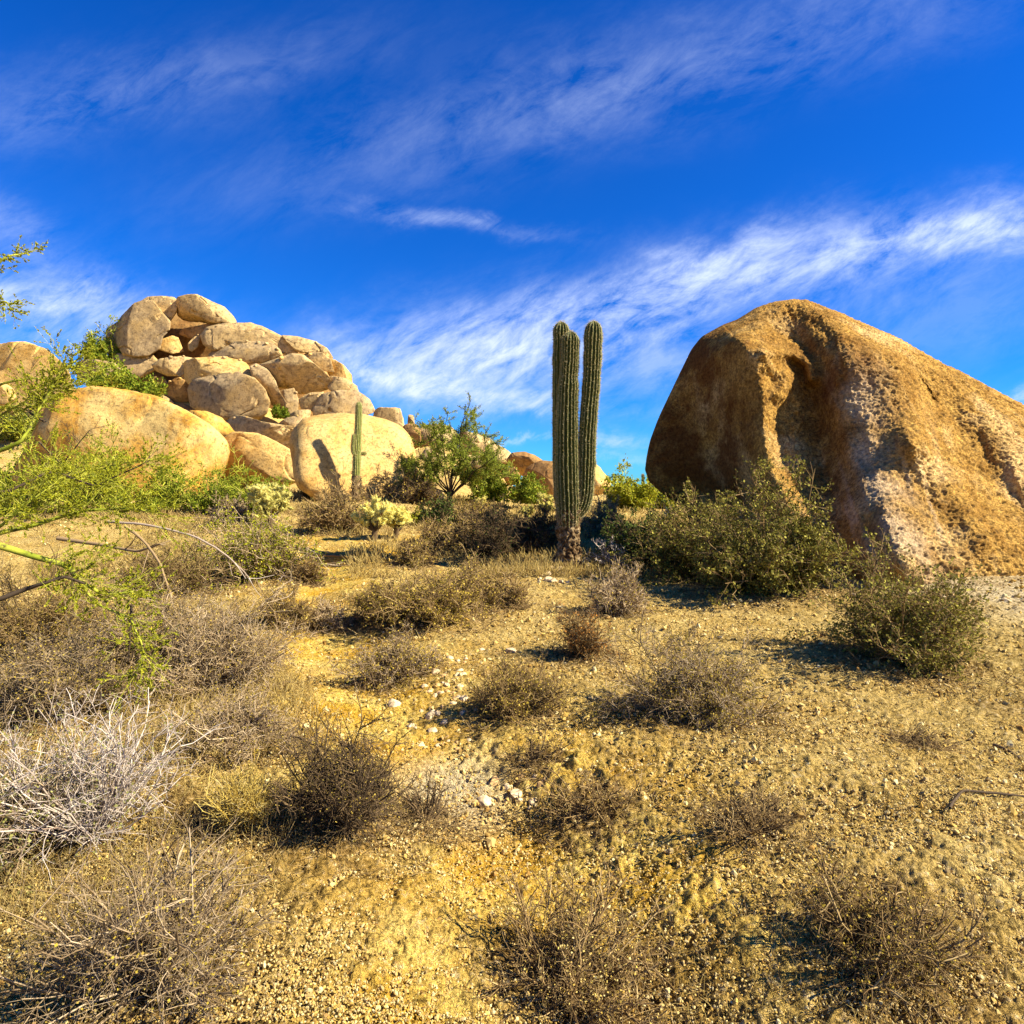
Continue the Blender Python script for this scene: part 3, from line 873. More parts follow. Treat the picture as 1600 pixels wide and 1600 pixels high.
    tone_shade = sst(1215, 1100, X + 40 * fbm(w3 * .9 + 70, 3)) + .7 * line([(1255, 520), (1300, 600), (1300, 760)], 40, 45) + .5 * line([(1350, 560), (1400, 620)], 30, 30)  # shade of left flank, alcove and brow put into the colour
    tone_shade = np.clip(tone_shade * (.75 + 1.4 * fbm(w3 * 1.1 + 90, 4, .6)), 0, 1)
    c = np.array([7.0, 12.5, 2.0])
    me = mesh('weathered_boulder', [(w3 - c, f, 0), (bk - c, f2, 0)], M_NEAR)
    cl = np.zeros((len(me.vertices), 4), np.float32); cl[:len(w3), 0] = tone_p; cl[:len(w3), 1] = tone_shade; cl[:, 3] = 1
    me.color_attributes.new('stain_shade', 'FLOAT_COLOR', 'POINT').data.foreach_set('color', cl.ravel())
    o = obj('boulder', me, None, tuple(c))
    tag(o, 'massive weathered brown boulder with fluted face at the right edge', 'boulder')


big_boulder()


# ------------------------------------------------------------------ saguaros
def stem_mesh(path, rad, ribs, depth, seed, res=5, cap=True, dome=1.0):
    """ribbed cactus stem along path (K,3) with radii rad (K,)"""
    rng = np.random.default_rng(seed)
    K = len(path)
    n = ribs * res * 2
    th = np.arange(n) / n * 2 * math.pi
    ph = (th * ribs / (2 * math.pi)) % 1
    prof = 1 - np.abs(ph * 2 - 1)          # 1 on the crest
    shp = 1 - depth * (1 - prof ** 1.15)
    d = nrm(np.gradient(path, axis=0))
    ref = np.array([0, 1., 0])
    a = nrm(np.cross(ref, d)); b = np.cross(d, a)
    wav = 1 + .03 * np.interp(np.arange(K), np.arange(0, K + 5, 5), rng.normal(size=len(np.arange(0, K + 5, 5))))
    tw = np.cumsum(rng.normal(size=K)) * .006
    v = []
    for k in range(K):
        r = rad[k] * wav[k]
        t2 = th + tw[k]
        v.append(path[k] + r * shp[:, None] * (np.cos(t2)[:, None] * a[k] + np.sin(t2)[:, None] * b[k]))
    v = np.concatenate(v)
    i = np.arange(K - 1)[:, None] * n + np.arange(n)[None]
    i2 = np.arange(K - 1)[:, None] * n + (np.arange(n)[None] + 1) % n
    f = np.stack([i, i2, i2 + n, i + n], -1).reshape(-1, 4)
    rib = np.tile(prof, K)
    crest = np.arange(ribs) * res * 2 + res
    cp_ = v.reshape(K, n, 3)[:, crest]
    return v, f, rib, cp_, d


def dome_path(pts, rads, K, capr):
    """resample a centre line and close its tip with a dome"""
    p = np.array(pts, float); r = np.array(rads, float)
    s_ = np.concatenate([[0], np.cumsum(np.linalg.norm(np.diff(p, axis=0), axis=1))])
    L = s_[-1]
    t = np.concatenate([np.linspace(0, L - capr, K), L - capr + capr * np.sin(np.linspace(0, 1, 9)[1:] * math.pi / 2)])
    fine = np.linspace(0, L, 400)
    out = []
    for c in range(3):
        y = np.interp(fine, s_, p[:, c])
        for _ in range(3):
            yy_ = np.convolve(np.pad(y, 15, mode='reflect', reflect_type='odd'), np.ones(31) / 31, 'valid'); y = yy_
        out.append(np.interp(t, fine, y))
    rr = np.interp(t, s_, r)
    z = np.clip((t - (L - capr)) / capr, 0, 1)
    rr = rr * np.sqrt(np.clip(1 - z * z, .0004, 1))
    return np.stack(out, 1), rr


def spines(cp_, d, ln, wid, seed, step=1, nper=3):
    rng = np.random.default_rng(seed)
    K, nr, _ = cp_.shape
    ctr = cp_.mean(1, keepdims=True)
    p = cp_[::step].reshape(-1, 3)
    outw = nrm((cp_ - ctr)[::step].reshape(-1, 3))
    dd = np.repeat(d[::step], nr, 0)
    p = np.repeat(p, nper, 0); outw = np.repeat(outw, nper, 0); dd = np.repeat(dd, nper, 0)
    n = len(p)
    jit = rng.normal(size=(n, 3)) * .55
    dr = nrm(outw * .8 + jit)
    p = p + dd * (rng.random((n, 1)) - .5) * ln * 1.1
    a = nrm(np.cross(dr, rng.normal(size=(n, 3)))) * wid
    L = ln * (.5 + .8 * rng.random((n, 1)))
    v = np.stack([p - a, p + a, p + dr * L], 1).reshape(-1, 3)
    return v, np.arange(n * 3).reshape(n, 3)


def add_stem(parent, name, pts, rads, ribs, depth, seed, K, base, mat, sl=.045, sw=.0028, capr=None, res=5):
    path, rr = dome_path(pts, rads, K, capr or rads[-1] * 1.25)
    v, f, rib, cp_, d = stem_mesh(path, rr, ribs, depth, seed, res)
    me = mesh(name, [(v - base, f, 0)], mat)
    a = me.attributes.new('rib', 'FLOAT', 'POINT'); a.data.foreach_set('value', rib.astype(np.float32))
    o = obj(name, me, parent)
    sv, sf = spines(cp_, d, sl, sw, seed + 5)
    obj('spine_fuzz', mesh('spine_fuzz', [(sv - base, sf, 0)], M_SPINE, False), o)
    return o


def px_path(lst, D, dy=0):
    return [P(x, y, D + dy) for x, y in lst]


def tall_saguaro():
    bx, by, bz = at(888, 886)
    D = by; base = np.array([bx, by, bz])
    m = D / F
    t = thing('saguaro', 'tall saguaro with three upright ribbed stems on a corky brown foot', 'cactus', tuple(base), 0, 'saguaro cacti')
    # corky foot
    zb = bz - .15
    n, K = 120, 90
    pts = px_path([(888, 892), (888, 850), (888, 815), (888, 795)], D)
    path, rr = dome_path(pts, [21 * m, 17 * m, 18.5 * m, 19 * m], K, .02)
    th = np.arange(n) / n * 2 * math.pi
    V = []
    for k in range(len(path)):
        V.append(path[k] + rr[k] * np.stack([np.cos(th), np.sin(th), 0 * th], 1))
    V = np.concatenate(V)
    q = V - base
    c = fbm(q * np.array([7, 7, 3.5]) + 3, 4, .6)
    rd = nrm(q * np.array([1, 1, 0.]))
    V = V + rd * (np.abs(c) * .13 - .03 + .03 * fbm(q * 20, 2))[:, None]
    KK = len(path)
    i = np.arange(KK - 1)[:, None] * n + np.arange(n)[None]; i2 = np.arange(KK - 1)[:, None] * n + (np.arange(n)[None] + 1) % n
    f = np.stack([i, i2, i2 + n, i + n], -1).reshape(-1, 4)
    obj('corky_foot', mesh('corky_foot', [(V - base, f, 0)], M_CORK), t)
    add_stem(t, 'stem', px_path([(888, 822), (888, 800), (886, 730), (886, 660), (888, 600), (891, 560), (891.5, 518)], D - .05),
             [15 * m, 18 * m, 18.5 * m, 17.5 * m, 15.5 * m, 14 * m, 13.5 * m], 18, .28, 1, 150, base, M_SAG)
    add_stem(t, 'stem', px_path([(882, 818), (880, 790), (877.5, 730), (876.5, 640), (876.5, 560), (877, 503)], D + .12),
             [9 * m, 13.5 * m, 14 * m, 13.5 * m, 13 * m, 13 * m], 16, .28, 2, 150, base, M_SAG)
    add_stem(t, 'stem', px_path([(899, 806), (905, 803), (911, 792), (915, 772), (916.5, 730), (918, 680), (920.5, 640), (924, 600), (926, 560), (927.5, 502)], D + .02),
             [8 * m, 10 * m, 12.5 * m, 13 * m, 13.5 * m, 14 * m, 13.5 * m, 13.5 * m, 13.8 * m, 14.5 * m], 16, .28, 3, 150, base, M_SAG)
    return base


SAG = tall_saguaro()


def young_saguaro():
    D = 23.38
    p0 = P(557, 780, D); base = np.array(p0); base[2] = gz(base[0:1], base[1:2])[0]
    m = D / F
    t = thing('saguaro', 'young saguaro with one stubby arm in front of the round golden boulder', 'cactus', tuple(base), 0, 'saguaro cacti')
    add_stem(t, 'stem', px_path([(555.5, 786), (556, 760), (557, 735), (558, 700), (560, 665), (561, 628)], D), [5.5 * m, 5.5 * m, 6.2 * m, 6.2 * m, 5.4 * m, 5.0 * m], 14, .18, 11, 90, base, M_SAG2, .05, .004)
    add_stem(t, 'arm', px_path([(556, 712), (552.5, 708), (551.5, 700), (552.5, 690), (553, 678)], D - .12), [2 * m, 3. * m, 3.4 * m, 3.4 * m, 3.2 * m], 12, .18, 12, 40, base, M_SAG2, .04, .004)
    add_stem(t, 'arm', px_path([(560, 709), (566, 709), (573, 708.5)], D + .1), [2 * m, 2.6 * m, 2.6 * m], 10, .18, 13, 20, base, M_SAG2, .04, .004)
    # scarred foot
    path, rr = dome_path(px_path([(555.5, 790), (556, 760), (556.5, 742)], D), [6.6 * m, 6.2 * m, 6.4 * m], 50, .05)
    n = 48; th = np.arange(n) / n * 2 * math.pi
    V = np.concatenate([path[k] + rr[k] * np.stack([np.cos(th), np.sin(th), 0 * th], 1) for k in range(len(path))])
    q = V - base
    V = V + nrm(q * np.array([1, 1, 0.])) * (fbm(q * 6, 3) * .06)[:, None]
    KK = len(path)
    i = np.arange(KK - 1)[:, None] * n + np.arange(n)[None]; i2 = np.arange(KK - 1)[:, None] * n + (np.arange(n)[None] + 1) % n
    obj('corky_foot', mesh('corky_foot', [(V - base, np.stack([i, i2, i2 + n, i + n], -1).reshape(-1, 4), 0)], M_CORK), t)


young_saguaro()


def far_saguaro():
    D = 30.
    base = np.array(P(1015, 790, D)); base[2] = gz(base[0:1], base[1:2])[0]
    m = D / F
    t = thing('saguaro', 'small distant saguaro with two curved arms beside the massive boulder', 'cactus', tuple(base), 0, 'saguaro cacti')
    zb = 800
    add_stem(t, 'stem', px_path([(1014.5, zb), (1015, 770), (1014, 735)], D), [3.2 * m, 3 * m, 2.8 * m], 12, .18, 21, 50, base, M_SAG, .05, .005)
    add_stem(t, 'arm', px_path([(1014, 766), (1007, 763), (1004.5, 755), (1004.5, 741)], D), [1.4 * m, 1.9 * m, 2 * m, 2 * m], 10, .18, 22, 24, base, M_SAG, .05, .005)
    add_stem(t, 'arm', px_path([(1015, 765), (1021, 764), (1024, 758), (1024.5, 752)], D), [1.4 * m, 1.9 * m, 2 * m, 1.8 * m], 10, .18, 23, 24, base, M_SAG, .05, .005)


far_saguaro()


# ------------------------------------------------------------------ chollas
def cholla(label, px, py, w, h, seed, lean=0., D=None, heads=3, bare=.5):
    rng = np.random.default_rng(seed)
    loc = at(px, py) if D is None else (lambda q: (q[0], q[1], float(gz(q[0:1], q[1:2])[0])))(P(px, py, D))
    D = loc[1]; m = D / F
    H, Wd = h * m, w * m
    t = thing('cholla_cactus', label, 'cactus', loc, 0, 'teddy bear chollas')
    # trunk and limbs
    tr = grow(rng, np.array([[0, 0, -.05]]), np.array([[lean, 0, 1.]]) / math.hypot(lean, 1), np.array([H * bare]), 5, .12)
    tipb = tr[0, -1]
    n = heads * 4
    az = rng.random(n) * 6.28
    dr = nrm(np.stack([np.cos(az) * .95, np.sin(az) * .95, .35 + .5 * rng.random(n)], 1))
    k = rng.integers(2, 5, n)
    L = Wd * .5 * (.35 + .65 * rng.random(n))
    lm = grow(rng, tr[0, k], dr, L, 5, .3, (0, 0, .14))
    ch = [tubes(tr, np.array([Wd * .06 + .02]), np.array([Wd * .05 + .015]), 8), tubes(lm, np.full(n, Wd * .04 + .012), np.full(n, .03), 6)]
    v, f = cat(ch)
    obj('trunk', mesh('trunk', [(v, f, 0)], M_DARKTWIG), t)
    # fat joints at the limb ends
    i, tt, p, dd = branch_off(rng, lm, 6, .45, 1., .9, .5, .4)
    jl = .11 + .08 * rng.random(len(p)); jl *= (Wd / 1.0)
    mid = p + dd * jl[:, None] * .5
    i2, _, p2, d2 = branch_off(rng, np.stack([p, mid, p + dd * jl[:, None]], 1), 2, .6, 1., .9, .6, .4)
    jl2 = jl[i2] * .8
    p = np.concatenate([p, p2]); dd = np.concatenate([dd, d2]); jl = np.concatenate([jl, jl2])
    zmax = H * 1.02
    ok = (p[:, 2] + dd[:, 2] * jl < zmax) & (p[:, 2] + dd[:, 2] * jl > H * .30); p, dd, jl = p[ok], dd[ok], jl[ok]
    s3 = np.linspace(0, 1, 5)
    pts = p[:, None] + dd[:, None] * (jl[:, None] * s3)[..., None]
    n = len(p)
    V, Fc = tubes(pts, np.full(n, .02), np.full(n, .02), 6)
    V = V.reshape(n, 5, 6, 3); prf = np.array([.5, 1.1, 1.25, 1.1, .35])[None, :, None, None]
    V = pts[:, :, None] + (V - pts[:, :, None]) * prf * (jl / .1)[:, None, None, None]
    obj('joint_cluster', mesh('joint_cluster', [(V.reshape(-1, 3), Fc, 0)], M_CHOLLAJ), t)
    kk = rng.integers(0, n, n * 60); u = rng.random((len(kk), 1))
    q = p[kk] + dd[kk] * jl[kk][:, None] * u
    o_ = nrm(rng.normal(size=(len(kk), 3)) + .4 * dd[kk])
    a = nrm(np.cross(o_, rng.normal(size=o_.shape))) * .0075 * (D / 18)
    Ls = (.055 * (jl[kk] / .1))[:, None]
    sv = np.stack([q - a, q + a, q + o_ * Ls], 1).reshape(-1, 3)
    obj('spine_fuzz', mesh('spine_fuzz', [(sv, np.arange(len(sv)).reshape(-1, 3), 0)], M_CHOLLA, False), t)
    return t


cholla('wide cholla with two pale yellow heads left of the young saguaro', 424, 826, 78, 70, 31, heads=6)
cholla('bushy pale yellow cholla with dark trunk below the round boulder', 584, 846, 62, 80, 32, heads=6)
cholla('smaller spreading cholla touching the bushy one on its right', 616, 842, 54, 62, 33, .25, heads=5)
cholla('low cholla leaning to the right on bare sand near the tree', 738, 800, 30, 38, 34, 1.3, heads=2)
cholla('tall golden cholla peeking out just left of the tall saguaro', 851, 815, 36, 66, 35, .15, heads=3)
cholla('squat cholla in the grass left of the tall saguaro', 824, 812, 30, 24, 36, heads=3)
cholla('low yellow cholla right of the tall saguaro', 940, 812, 26, 26, 37, heads=3)

# ------------------------------------------------------------------ shrubs
DRY = 'dry shrubs on the desert floor'
GRN = 'green shrubs'
HIL = 'shrubs growing among the boulders'
dry = dict(n0=48, kids=(11, 8), lumps=.6)
b = bush
# right side
b('jojoba_bush', 'broad leafy olive bush in front of the massive boulder', 'shrub', 1195, 925, 235, 158, M_TWIG, M_JOJOBA, GRN, n0=70, kids=(10, 7), leaf=46000, leafsize=.034, r0=.009, lumps=.5)
b('jojoba_bush', 'darker olive bush joining the broad one on its left', 'shrub', 1090, 903, 150, 116, M_TWIG, M_JOJOBA, GRN, n0=60, kids=(10, 7), leaf=26000, leafsize=.034, r0=.009, lumps=.5)
b('jojoba_bush', 'feathery olive bush with upswept tips on the right gravel', 'shrub', 1415, 1040, 240, 118, M_TWIG, M_JOJOBA, GRN, n0=70, kids=(10, 7), leaf=19000, leafsize=.024, low=14, r0=.007, lumps=.45)
b('bursage_bush', 'large grey dry bush alone on the gravel at lower right', 'shrub', 1095, 1120, 255, 150, M_GREYTWIG, M_DRYLEAF, DRY, n0=70, kids=(13, 8), leaf=9000, leafsize=.014, wob=.45, bend=-.04)
b('bursage_bush', 'small bush with rusty orange tips below the tall saguaro', 'shrub', 918, 1028, 110, 85, M_TWIG, M_RUST, DRY, n0=40, kids=(10, 6), leaf=2200, leafsize=.018, low=30)
b('bursage_bush', 'thin grey bush between the rusty bush and the olive bushes', 'shrub', 965, 958, 100, 60, M_GREYTWIG, M_DRYLEAF, DRY, leaf=1500, leafsize=.02, **dry)
b('bursage_bush', 'brown fuzzy bush in the middle of the gravel foreground', 'shrub', 808, 1118, 140, 80, M_TWIG, M_DRYLEAF, DRY, leaf=3500, leafsize=.013, n0=50, kids=(12, 7))
b('bursage_bush', 'bush with pale upright stems beside the stony wash', 'shrub', 625, 1060, 150, 95, M_GREYTWIG, M_DRYLEAF, DRY, leaf=3500, leafsize=.016, n0=60, kids=(11, 7))
b('bursage_bush', 'low spreading dry bush above the pale-stemmed one', 'shrub', 605, 968, 150, 52, M_TWIG, M_DRYLEAF, DRY, leaf=4000, leafsize=.022, **dry)
b('bursage_bush', 'wide dry bush in the centre below the tree shadow', 'shrub', 690, 972, 165, 82, M_TWIG, M_DRYLEAF, DRY, leaf=6000, leafsize=.022, **dry)
b('bursage_bush', 'dry bush at the right end of the central thicket', 'shrub', 748, 948, 105, 66, M_TWIG, M_DRYLEAF, DRY, leaf=3000, leafsize=.022, **dry)
b('bursage_bush', 'lone small dark bush on gravel left of the saguaro foot', 'shrub', 801, 948, 46, 46, M_TWIG, M_DRYLEAF, DRY, n0=30, kids=(8, 6), leaf=500, leafsize=.02, low=35)
b('bursage_bush', 'small dark-based bush on the sand below the green mound bush', 'shrub', 450, 984, 88, 52, M_TWIG, M_DRYLEAF, DRY, leaf=900, leafsize=.02, low=18, **dry)
b('bursage_bush', 'little yellow-grey tuft bush right of the dark-based bush', 'shrub', 515, 985, 70, 36, M_GREYTWIG, M_DRYLEAF, DRY, leaf=700, leafsize=.02, **dry)
b('creosote_bush', 'rounded yellow-green mound bush at left centre', 'shrub', 400, 908, 175, 88, M_GREYTWIG, M_YGREEN, GRN, n0=55, kids=(9, 6), leaf=15000, leafsize=.030)
b('bursage_bush', 'reddish dry bush hugging the right foot of the green mound bush', 'shrub', 482, 912, 70, 40, M_TWIG, M_DRYLEAF, DRY, leaf=900, leafsize=.025, **dry)
b('bursage_bush', 'small grey bush on pale sand left of the wide cholla', 'shrub', 360, 822, 74, 38, M_GREYTWIG, M_DRYLEAF, DRY, leaf=800, leafsize=.03, **dry)
b('bursage_bush', 'brown twiggy bush below the young saguaro', 'shrub', 527, 832, 96, 56, M_TWIG, M_DRYLEAF, DRY, leaf=2500, leafsize=.035, **dry)
b('bursage_bush', 'brown bush at the foot of the bushy cholla', 'shrub', 640, 886, 60, 40, M_TWIG, M_DRYLEAF, DRY, leaf=1400, leafsize=.03, **dry)
b('bursage_bush', 'low brown bush right of the chollas', 'shrub', 678, 856, 90, 34, M_TWIG, M_DRYLEAF, DRY, leaf=1800, leafsize=.035, **dry)
b('creosote_bush', 'dark green bush below and left of the tree', 'shrub', 688, 822, 62, 42, M_DARKTWIG, M_DGREEN, GRN, n0=35, kids=(8, 5), leaf=5000, leafsize=.05)
b('creosote_bush', 'tiny bright green bush beside the right-hand cholla', 'shrub', 643, 820, 28, 26, M_DARKTWIG, M_YGREEN, GRN, n0=25, kids=(7, 5), leaf=1800, leafsize=.045)
b('bursage_bush', 'flat golden-brown bush on the sand in front of the tree', 'shrub', 735, 858, 90, 34, M_TWIG, M_DRYLEAF, DRY, leaf=1800, leafsize=.035, **dry)
b('bursage_bush', 'long low brown bush between tree and leaning cholla', 'shrub', 745, 826, 120, 24, M_TWIG, M_DRYLEAF, DRY, leaf=2200, leafsize=.045, **dry)
b('bursage_bush', 'dark spiky bush in the boulder shadow left of the tall saguaro', 'shrub', 768, 872, 110, 78, M_DARKTWIG, M_DGREEN, DRY, leaf=1500, leafsize=.03, **dry)
b('bursage_bush', 'tangled brown bush close to the left side of the saguaro foot', 'shrub', 832, 862, 90, 62, M_DARKTWIG, M_DRYLEAF, DRY, leaf=1400, leafsize=.03, **dry)
b('bursage_bush', 'straw-yellow bush right behind the saguaro foot', 'shrub', 942, 838, 80, 44, M_GREYTWIG, M_STRAW, DRY, leaf=1600, leafsize=.04, **dry)
b('bursage_bush', 'bleached dead bush in the shade right of the saguaro foot', 'shrub', 958, 886, 80, 44, M_WHITETWIG, None, DRY, n0=24, kids=(5, 3))
b('creosote_bush', 'dark green shaded bush between the saguaro and the olive bushes', 'shrub', 1003, 884, 110, 112, M_DARKTWIG, M_DGREEN, GRN, n0=45, kids=(8, 5), leaf=9000, leafsize=.045)
b('palo_verde_bush', 'bright green bush on the horizon right of the tall saguaro', 'shrub', 985, 800, 85, 70, M_PVBARK, M_YGREEN, GRN, loc=tuple(P(985, 795, 28.)), n0=40, kids=(8, 6), leaf=9000, leafsize=.09)
b('palo_verde_bush', 'yellow-green bush half hidden by the massive boulder', 'shrub', 1030, 795, 60, 50, M_PVBARK, M_YGREEN, GRN, loc=tuple(P(1030, 795, 29.)), n0=35, kids=(8, 5), leaf=4000, leafsize=.09)
b('palo_verde_bush', 'fresh green bush in front of the brown boulders', 'shrub', 823, 792, 50, 50, M_PVBARK, M_GREEN, GRN, loc=tuple(P(823, 786, 26.)), n0=35, kids=(8, 5), leaf=5000, leafsize=.08)
b('palo_verde_bush', 'green bush filling the foot of the tree on its right', 'shrub', 768, 790, 70, 52, M_PVBARK, M_GREEN, GRN, loc=tuple(P(768, 783, 27.)), n0=35, kids=(8, 5), leaf=6000, leafsize=.085)
b('bursage_bush', 'brown bush at the right foot of the round golden boulder', 'shrub', 655, 790, 70, 36, M_DARKTWIG, M_DRYLEAF, DRY, leaf=1600, leafsize=.06, **dry)
b('bursage_bush', 'small dark bush at the left foot of the round golden boulder', 'shrub', 500, 782, 70, 24, M_DARKTWIG, M_DGREEN, DRY, leaf=1400, leafsize=.05, **dry)
b('bursage_bush', 'reddish twigs at the foot of the round boulder right of the young saguaro', 'shrub', 595, 782, 70, 34, M_DARKTWIG, M_RUST, DRY, n0=25, kids=(7, 4), leaf=300, leafsize=.05, low=30)
# shrub row at the foot of the pile
for lab, x, y, w, h in [('green feathery bush at the left end of the shrub row', 40, 790, 150, 95), ('dense green bush second from left in the shrub row', 150, 795, 150, 80),
                        ('wispy green bush in front of the orange boulder', 245, 792, 130, 78), ('green bush under the right end of the orange boulder', 330, 790, 110, 85),
                        ('dark green bush below the golden dome', 405, 788, 120, 62)]:
    b('palo_verde_bush', lab, 'shrub', x, y, w, h, M_PVBARK, M_GREEN, GRN, loc=(lambda q: (q[0], q[1], float(gz(q[0:1], q[1:2])[0])))(P(x, y, 20.)), n0=34, kids=(8, 6), leaf=6500, leafsize=.05, lumps=.8)
# shrubs on the pile
for lab, x, y, w, h, D, mt in [('green shrub clinging to the left shoulder beside the egg-shaped boulder', 156, 566, 52, 46, 39.3, M_GREEN),
                               ('low green shrub strip along the top of the orange boulder', 170, 612, 100, 22, 27.2, M_GREEN),
                               ('small green shrub above the right half of the orange boulder', 225, 625, 60, 20, 27.2, M_GREEN),
                               ('green shrub on the slope below the hillock boulder', 40, 612, 120, 50, 0, M_GREEN),
                               ('dark shrub left of the orange boulder', 40, 690, 110, 50, 0, M_DGREEN),
                               ('tiny green tuft low on the right of the pile', 437, 652, 22, 12, 35.8, M_GREEN),
                               ('yellow-green shrub on the ridge between pile and stone finger', 603, 668, 56, 34, 0, M_YGREEN),
                               ('small shrub on the saddle above the round golden boulder', 575, 650, 34, 16, 0, M_YGREEN),
                               ('dusty shrub under the flat-topped flank boulder', 120, 605, 70, 24, 0, M_GREEN)]:
    b('hill_shrub', lab, 'shrub', x, y, w, h, M_PVBARK, mt, HIL, loc=tuple(P(x, y, D)) if D else None, n0=35, kids=(8, 5), leaf=5000, leafsize=.10, lumps=.6)
# left thicket
b('bursage_bush', 'yellowish dry bush at the left edge under the green branch', 'shrub', 60, 1015, 210, 95, M_TWIG, M_DRYLEAF, DRY, leaf=8000, leafsize=.014, n0=60, kids=(12, 7))
b('bursage_bush', 'grey tangled bush in the middle of the left thicket', 'shrub', 215, 1045, 240, 130, M_GREYTWIG, M_DRYLEAF, DRY, leaf=7000, leafsize=.013, n0=65, kids=(13, 8), wob=.4)
b('bursage_bush', 'grey bush with long swept twigs at the right of the left thicket', 'shrub', 340, 1075, 230, 120, M_GREYTWIG, M_DRYLEAF, DRY, leaf=4000, leafsize=.012, n0=60, kids=(13, 8), wob=.4)
b('bursage_bush', 'dark-shadowed grey bush at the lower left of the thicket', 'shrub', 100, 1115, 260, 125, M_GREYTWIG, M_DRYLEAF, DRY, leaf=6000, leafsize=.012, n0=60, kids=(13, 8), wob=.45)
b('bursage_bush', 'drooping grey bush at the lower right of the left thicket', 'shrub', 385, 1160, 190, 105, M_GREYTWIG, M_DRYLEAF, DRY, leaf=3000, leafsize=.011, n0=55, kids=(13, 8), wob=.5, bend=-.06)
b('bursage_bush', 'yellow leafy bush under the palo verde branches', 'shrub', 255, 930, 170, 70, M_TWIG, M_YGREEN, DRY, leaf=4000, leafsize=.014, **dry)
b('dead_bush', 'bleached white dead bush with upright stems at the lower left corner', 'shrub', 140, 1310, 370, 195, M_WHITETWIG, M_OLIVE, DRY, n0=60, kids=(7, 4), leaf=1400, leafsize=.012, wob=.28, low=25, r0=.0055)
b('dead_bush', 'grey leafy bush cut by the left edge near the bottom', 'shrub', 20, 1330, 240, 160, M_GREYTWIG, M_OLIVE, DRY, n0=60, kids=(10, 6), leaf=5000, leafsize=.012)
b('bursage_bush', 'dark-stemmed dry bush at the bottom centre left', 'shrub', 545, 1300, 260, 165, M_DARKTWIG, M_DRYLEAF, DRY, n0=70, kids=(11, 7), leaf=2500, leafsize=.007, low=28, wob=.25)
b('bursage_bush', 'sparse dark twigs beside the white bare patch at the bottom', 'shrub', 665, 1285, 120, 100, M_DARKTWIG, None, DRY, n0=18, kids=(6, 4), low=25, wob=.3)
b('straw_grass', 'tuft of yellow straw grass left of the dark-stemmed bush', 'grass tuft', 385, 1295, 190, 120, M_STRAW, None, DRY, n0=220, kids=(3, 2), low=45, wob=.12, r0=.0025)
b('dead_bush', 'small forked dead twig plant on the crumbling bank', 'shrub', 832, 1198, 90, 60, M_DARKTWIG, None, DRY, n0=12, kids=(5, 3), low=15)
b('dead_bush', 'dark clump of dead twigs lying on the right gravel', 'shrub', 1436, 1165, 70, 26, M_DARKTWIG, None, DRY, n0=24, kids=(4, 3), low=2, wob=.5, r0=.006)
b('bursage_bush', 'thin yellowish twig plant at the bottom right of centre', 'shrub', 930, 1275, 170, 55, M_TWIG, M_STRAW, DRY, n0=30, kids=(8, 5), leaf=700, leafsize=.008)
b('bursage_bush', 'faint low twig plant on the right gravel near the bottom', 'shrub', 1180, 1290, 150, 50, M_TWIG, None, DRY, n0=30, kids=(8, 5))
b('bursage_bush', 'low dry bush below the frame of bare gravel at bottom right', 'shrub', 1380, 1500, 330, 130, M_TWIG, M_DRYLEAF, DRY, n0=60, kids=(11, 6), leaf=2500, leafsize=.008)
b('bursage_bush', 'grey dry bush nearest to the viewer at bottom left', 'shrub', 260, 1530, 420, 200, M_GREYTWIG, M_DRYLEAF, DRY, n0=70, kids=(11, 7), leaf=3500, leafsize=.008)
b('bursage_bush', 'yellowish dry bush nearest to the viewer at bottom centre', 'shrub', 900, 1560, 300, 150, M_TWIG, M_STRAW, DRY, n0=60, kids=(11, 6), leaf=2500, leafsize=.008)


def agave():
    loc = P(1046, 806, 16.); loc[2] = gz(loc[0:1], loc[1:2])[0] + .55


    rng = np.random.default_rng(2)
    n = 26
    az = np.arange(n) * 2.4; el = .15 + 1.1 * np.arange(n) / n
    d = np.stack([np.cos(el) * np.cos(az), np.cos(el) * np.sin(az), np.sin(el)], 1)
    a = nrm(np.cross(d, np.array([0, 0, 1.]))) * .035
    L = .35
    z = np.zeros((n, 3))
    v = np.stack([z - a * .6, z + a * .6, d * L * .5 + a, d * L, d * L * .5 - a], 1).reshape(-1, 3)
    f = np.arange(n * 5).reshape(n, 5)
    o = obj('agave', mesh('agave', [(v, f, 0)], M_AGAVE, False), None, tuple(loc))
    tag(o, 'small blue-grey agave rosette showing above the darker olive bush', 'agave')


# ------------------------------------------------------------------ trees
def feather(rng, pts, n, ln, sag, D, leaf, r):
    """thin green shoots with tiny leaves along branches"""
    i, t, p, d = branch_off(rng, pts, n, .15, 1., .7, .12, .6)
    L = ln * (.35 + .65 * rng.random(len(p)))
    b1 = grow(rng, p, d, L, 5, .22, (0, 0, sag))
    i2, t2, p2, d2 = branch_off(rng, b1, 5, .15, 1., .7, .05, .8)
    b2 = grow(rng, p2, d2, L[i2] * (.25 + .3 * rng.random(len(p2))), 3, .2)
    ch = [tubes(b1, np.full(len(p), r), np.full(len(p), r * .6)), tubes(b2, np.full(len(p2), r * .7), np.full(len(p2), r * .45))]
    k = rng.integers(0, len(b2), leaf); tt = rng.random((leaf, 1))
    q = b2[k, 1] * (1 - tt) + b2[k, 2] * tt
    return ch, q


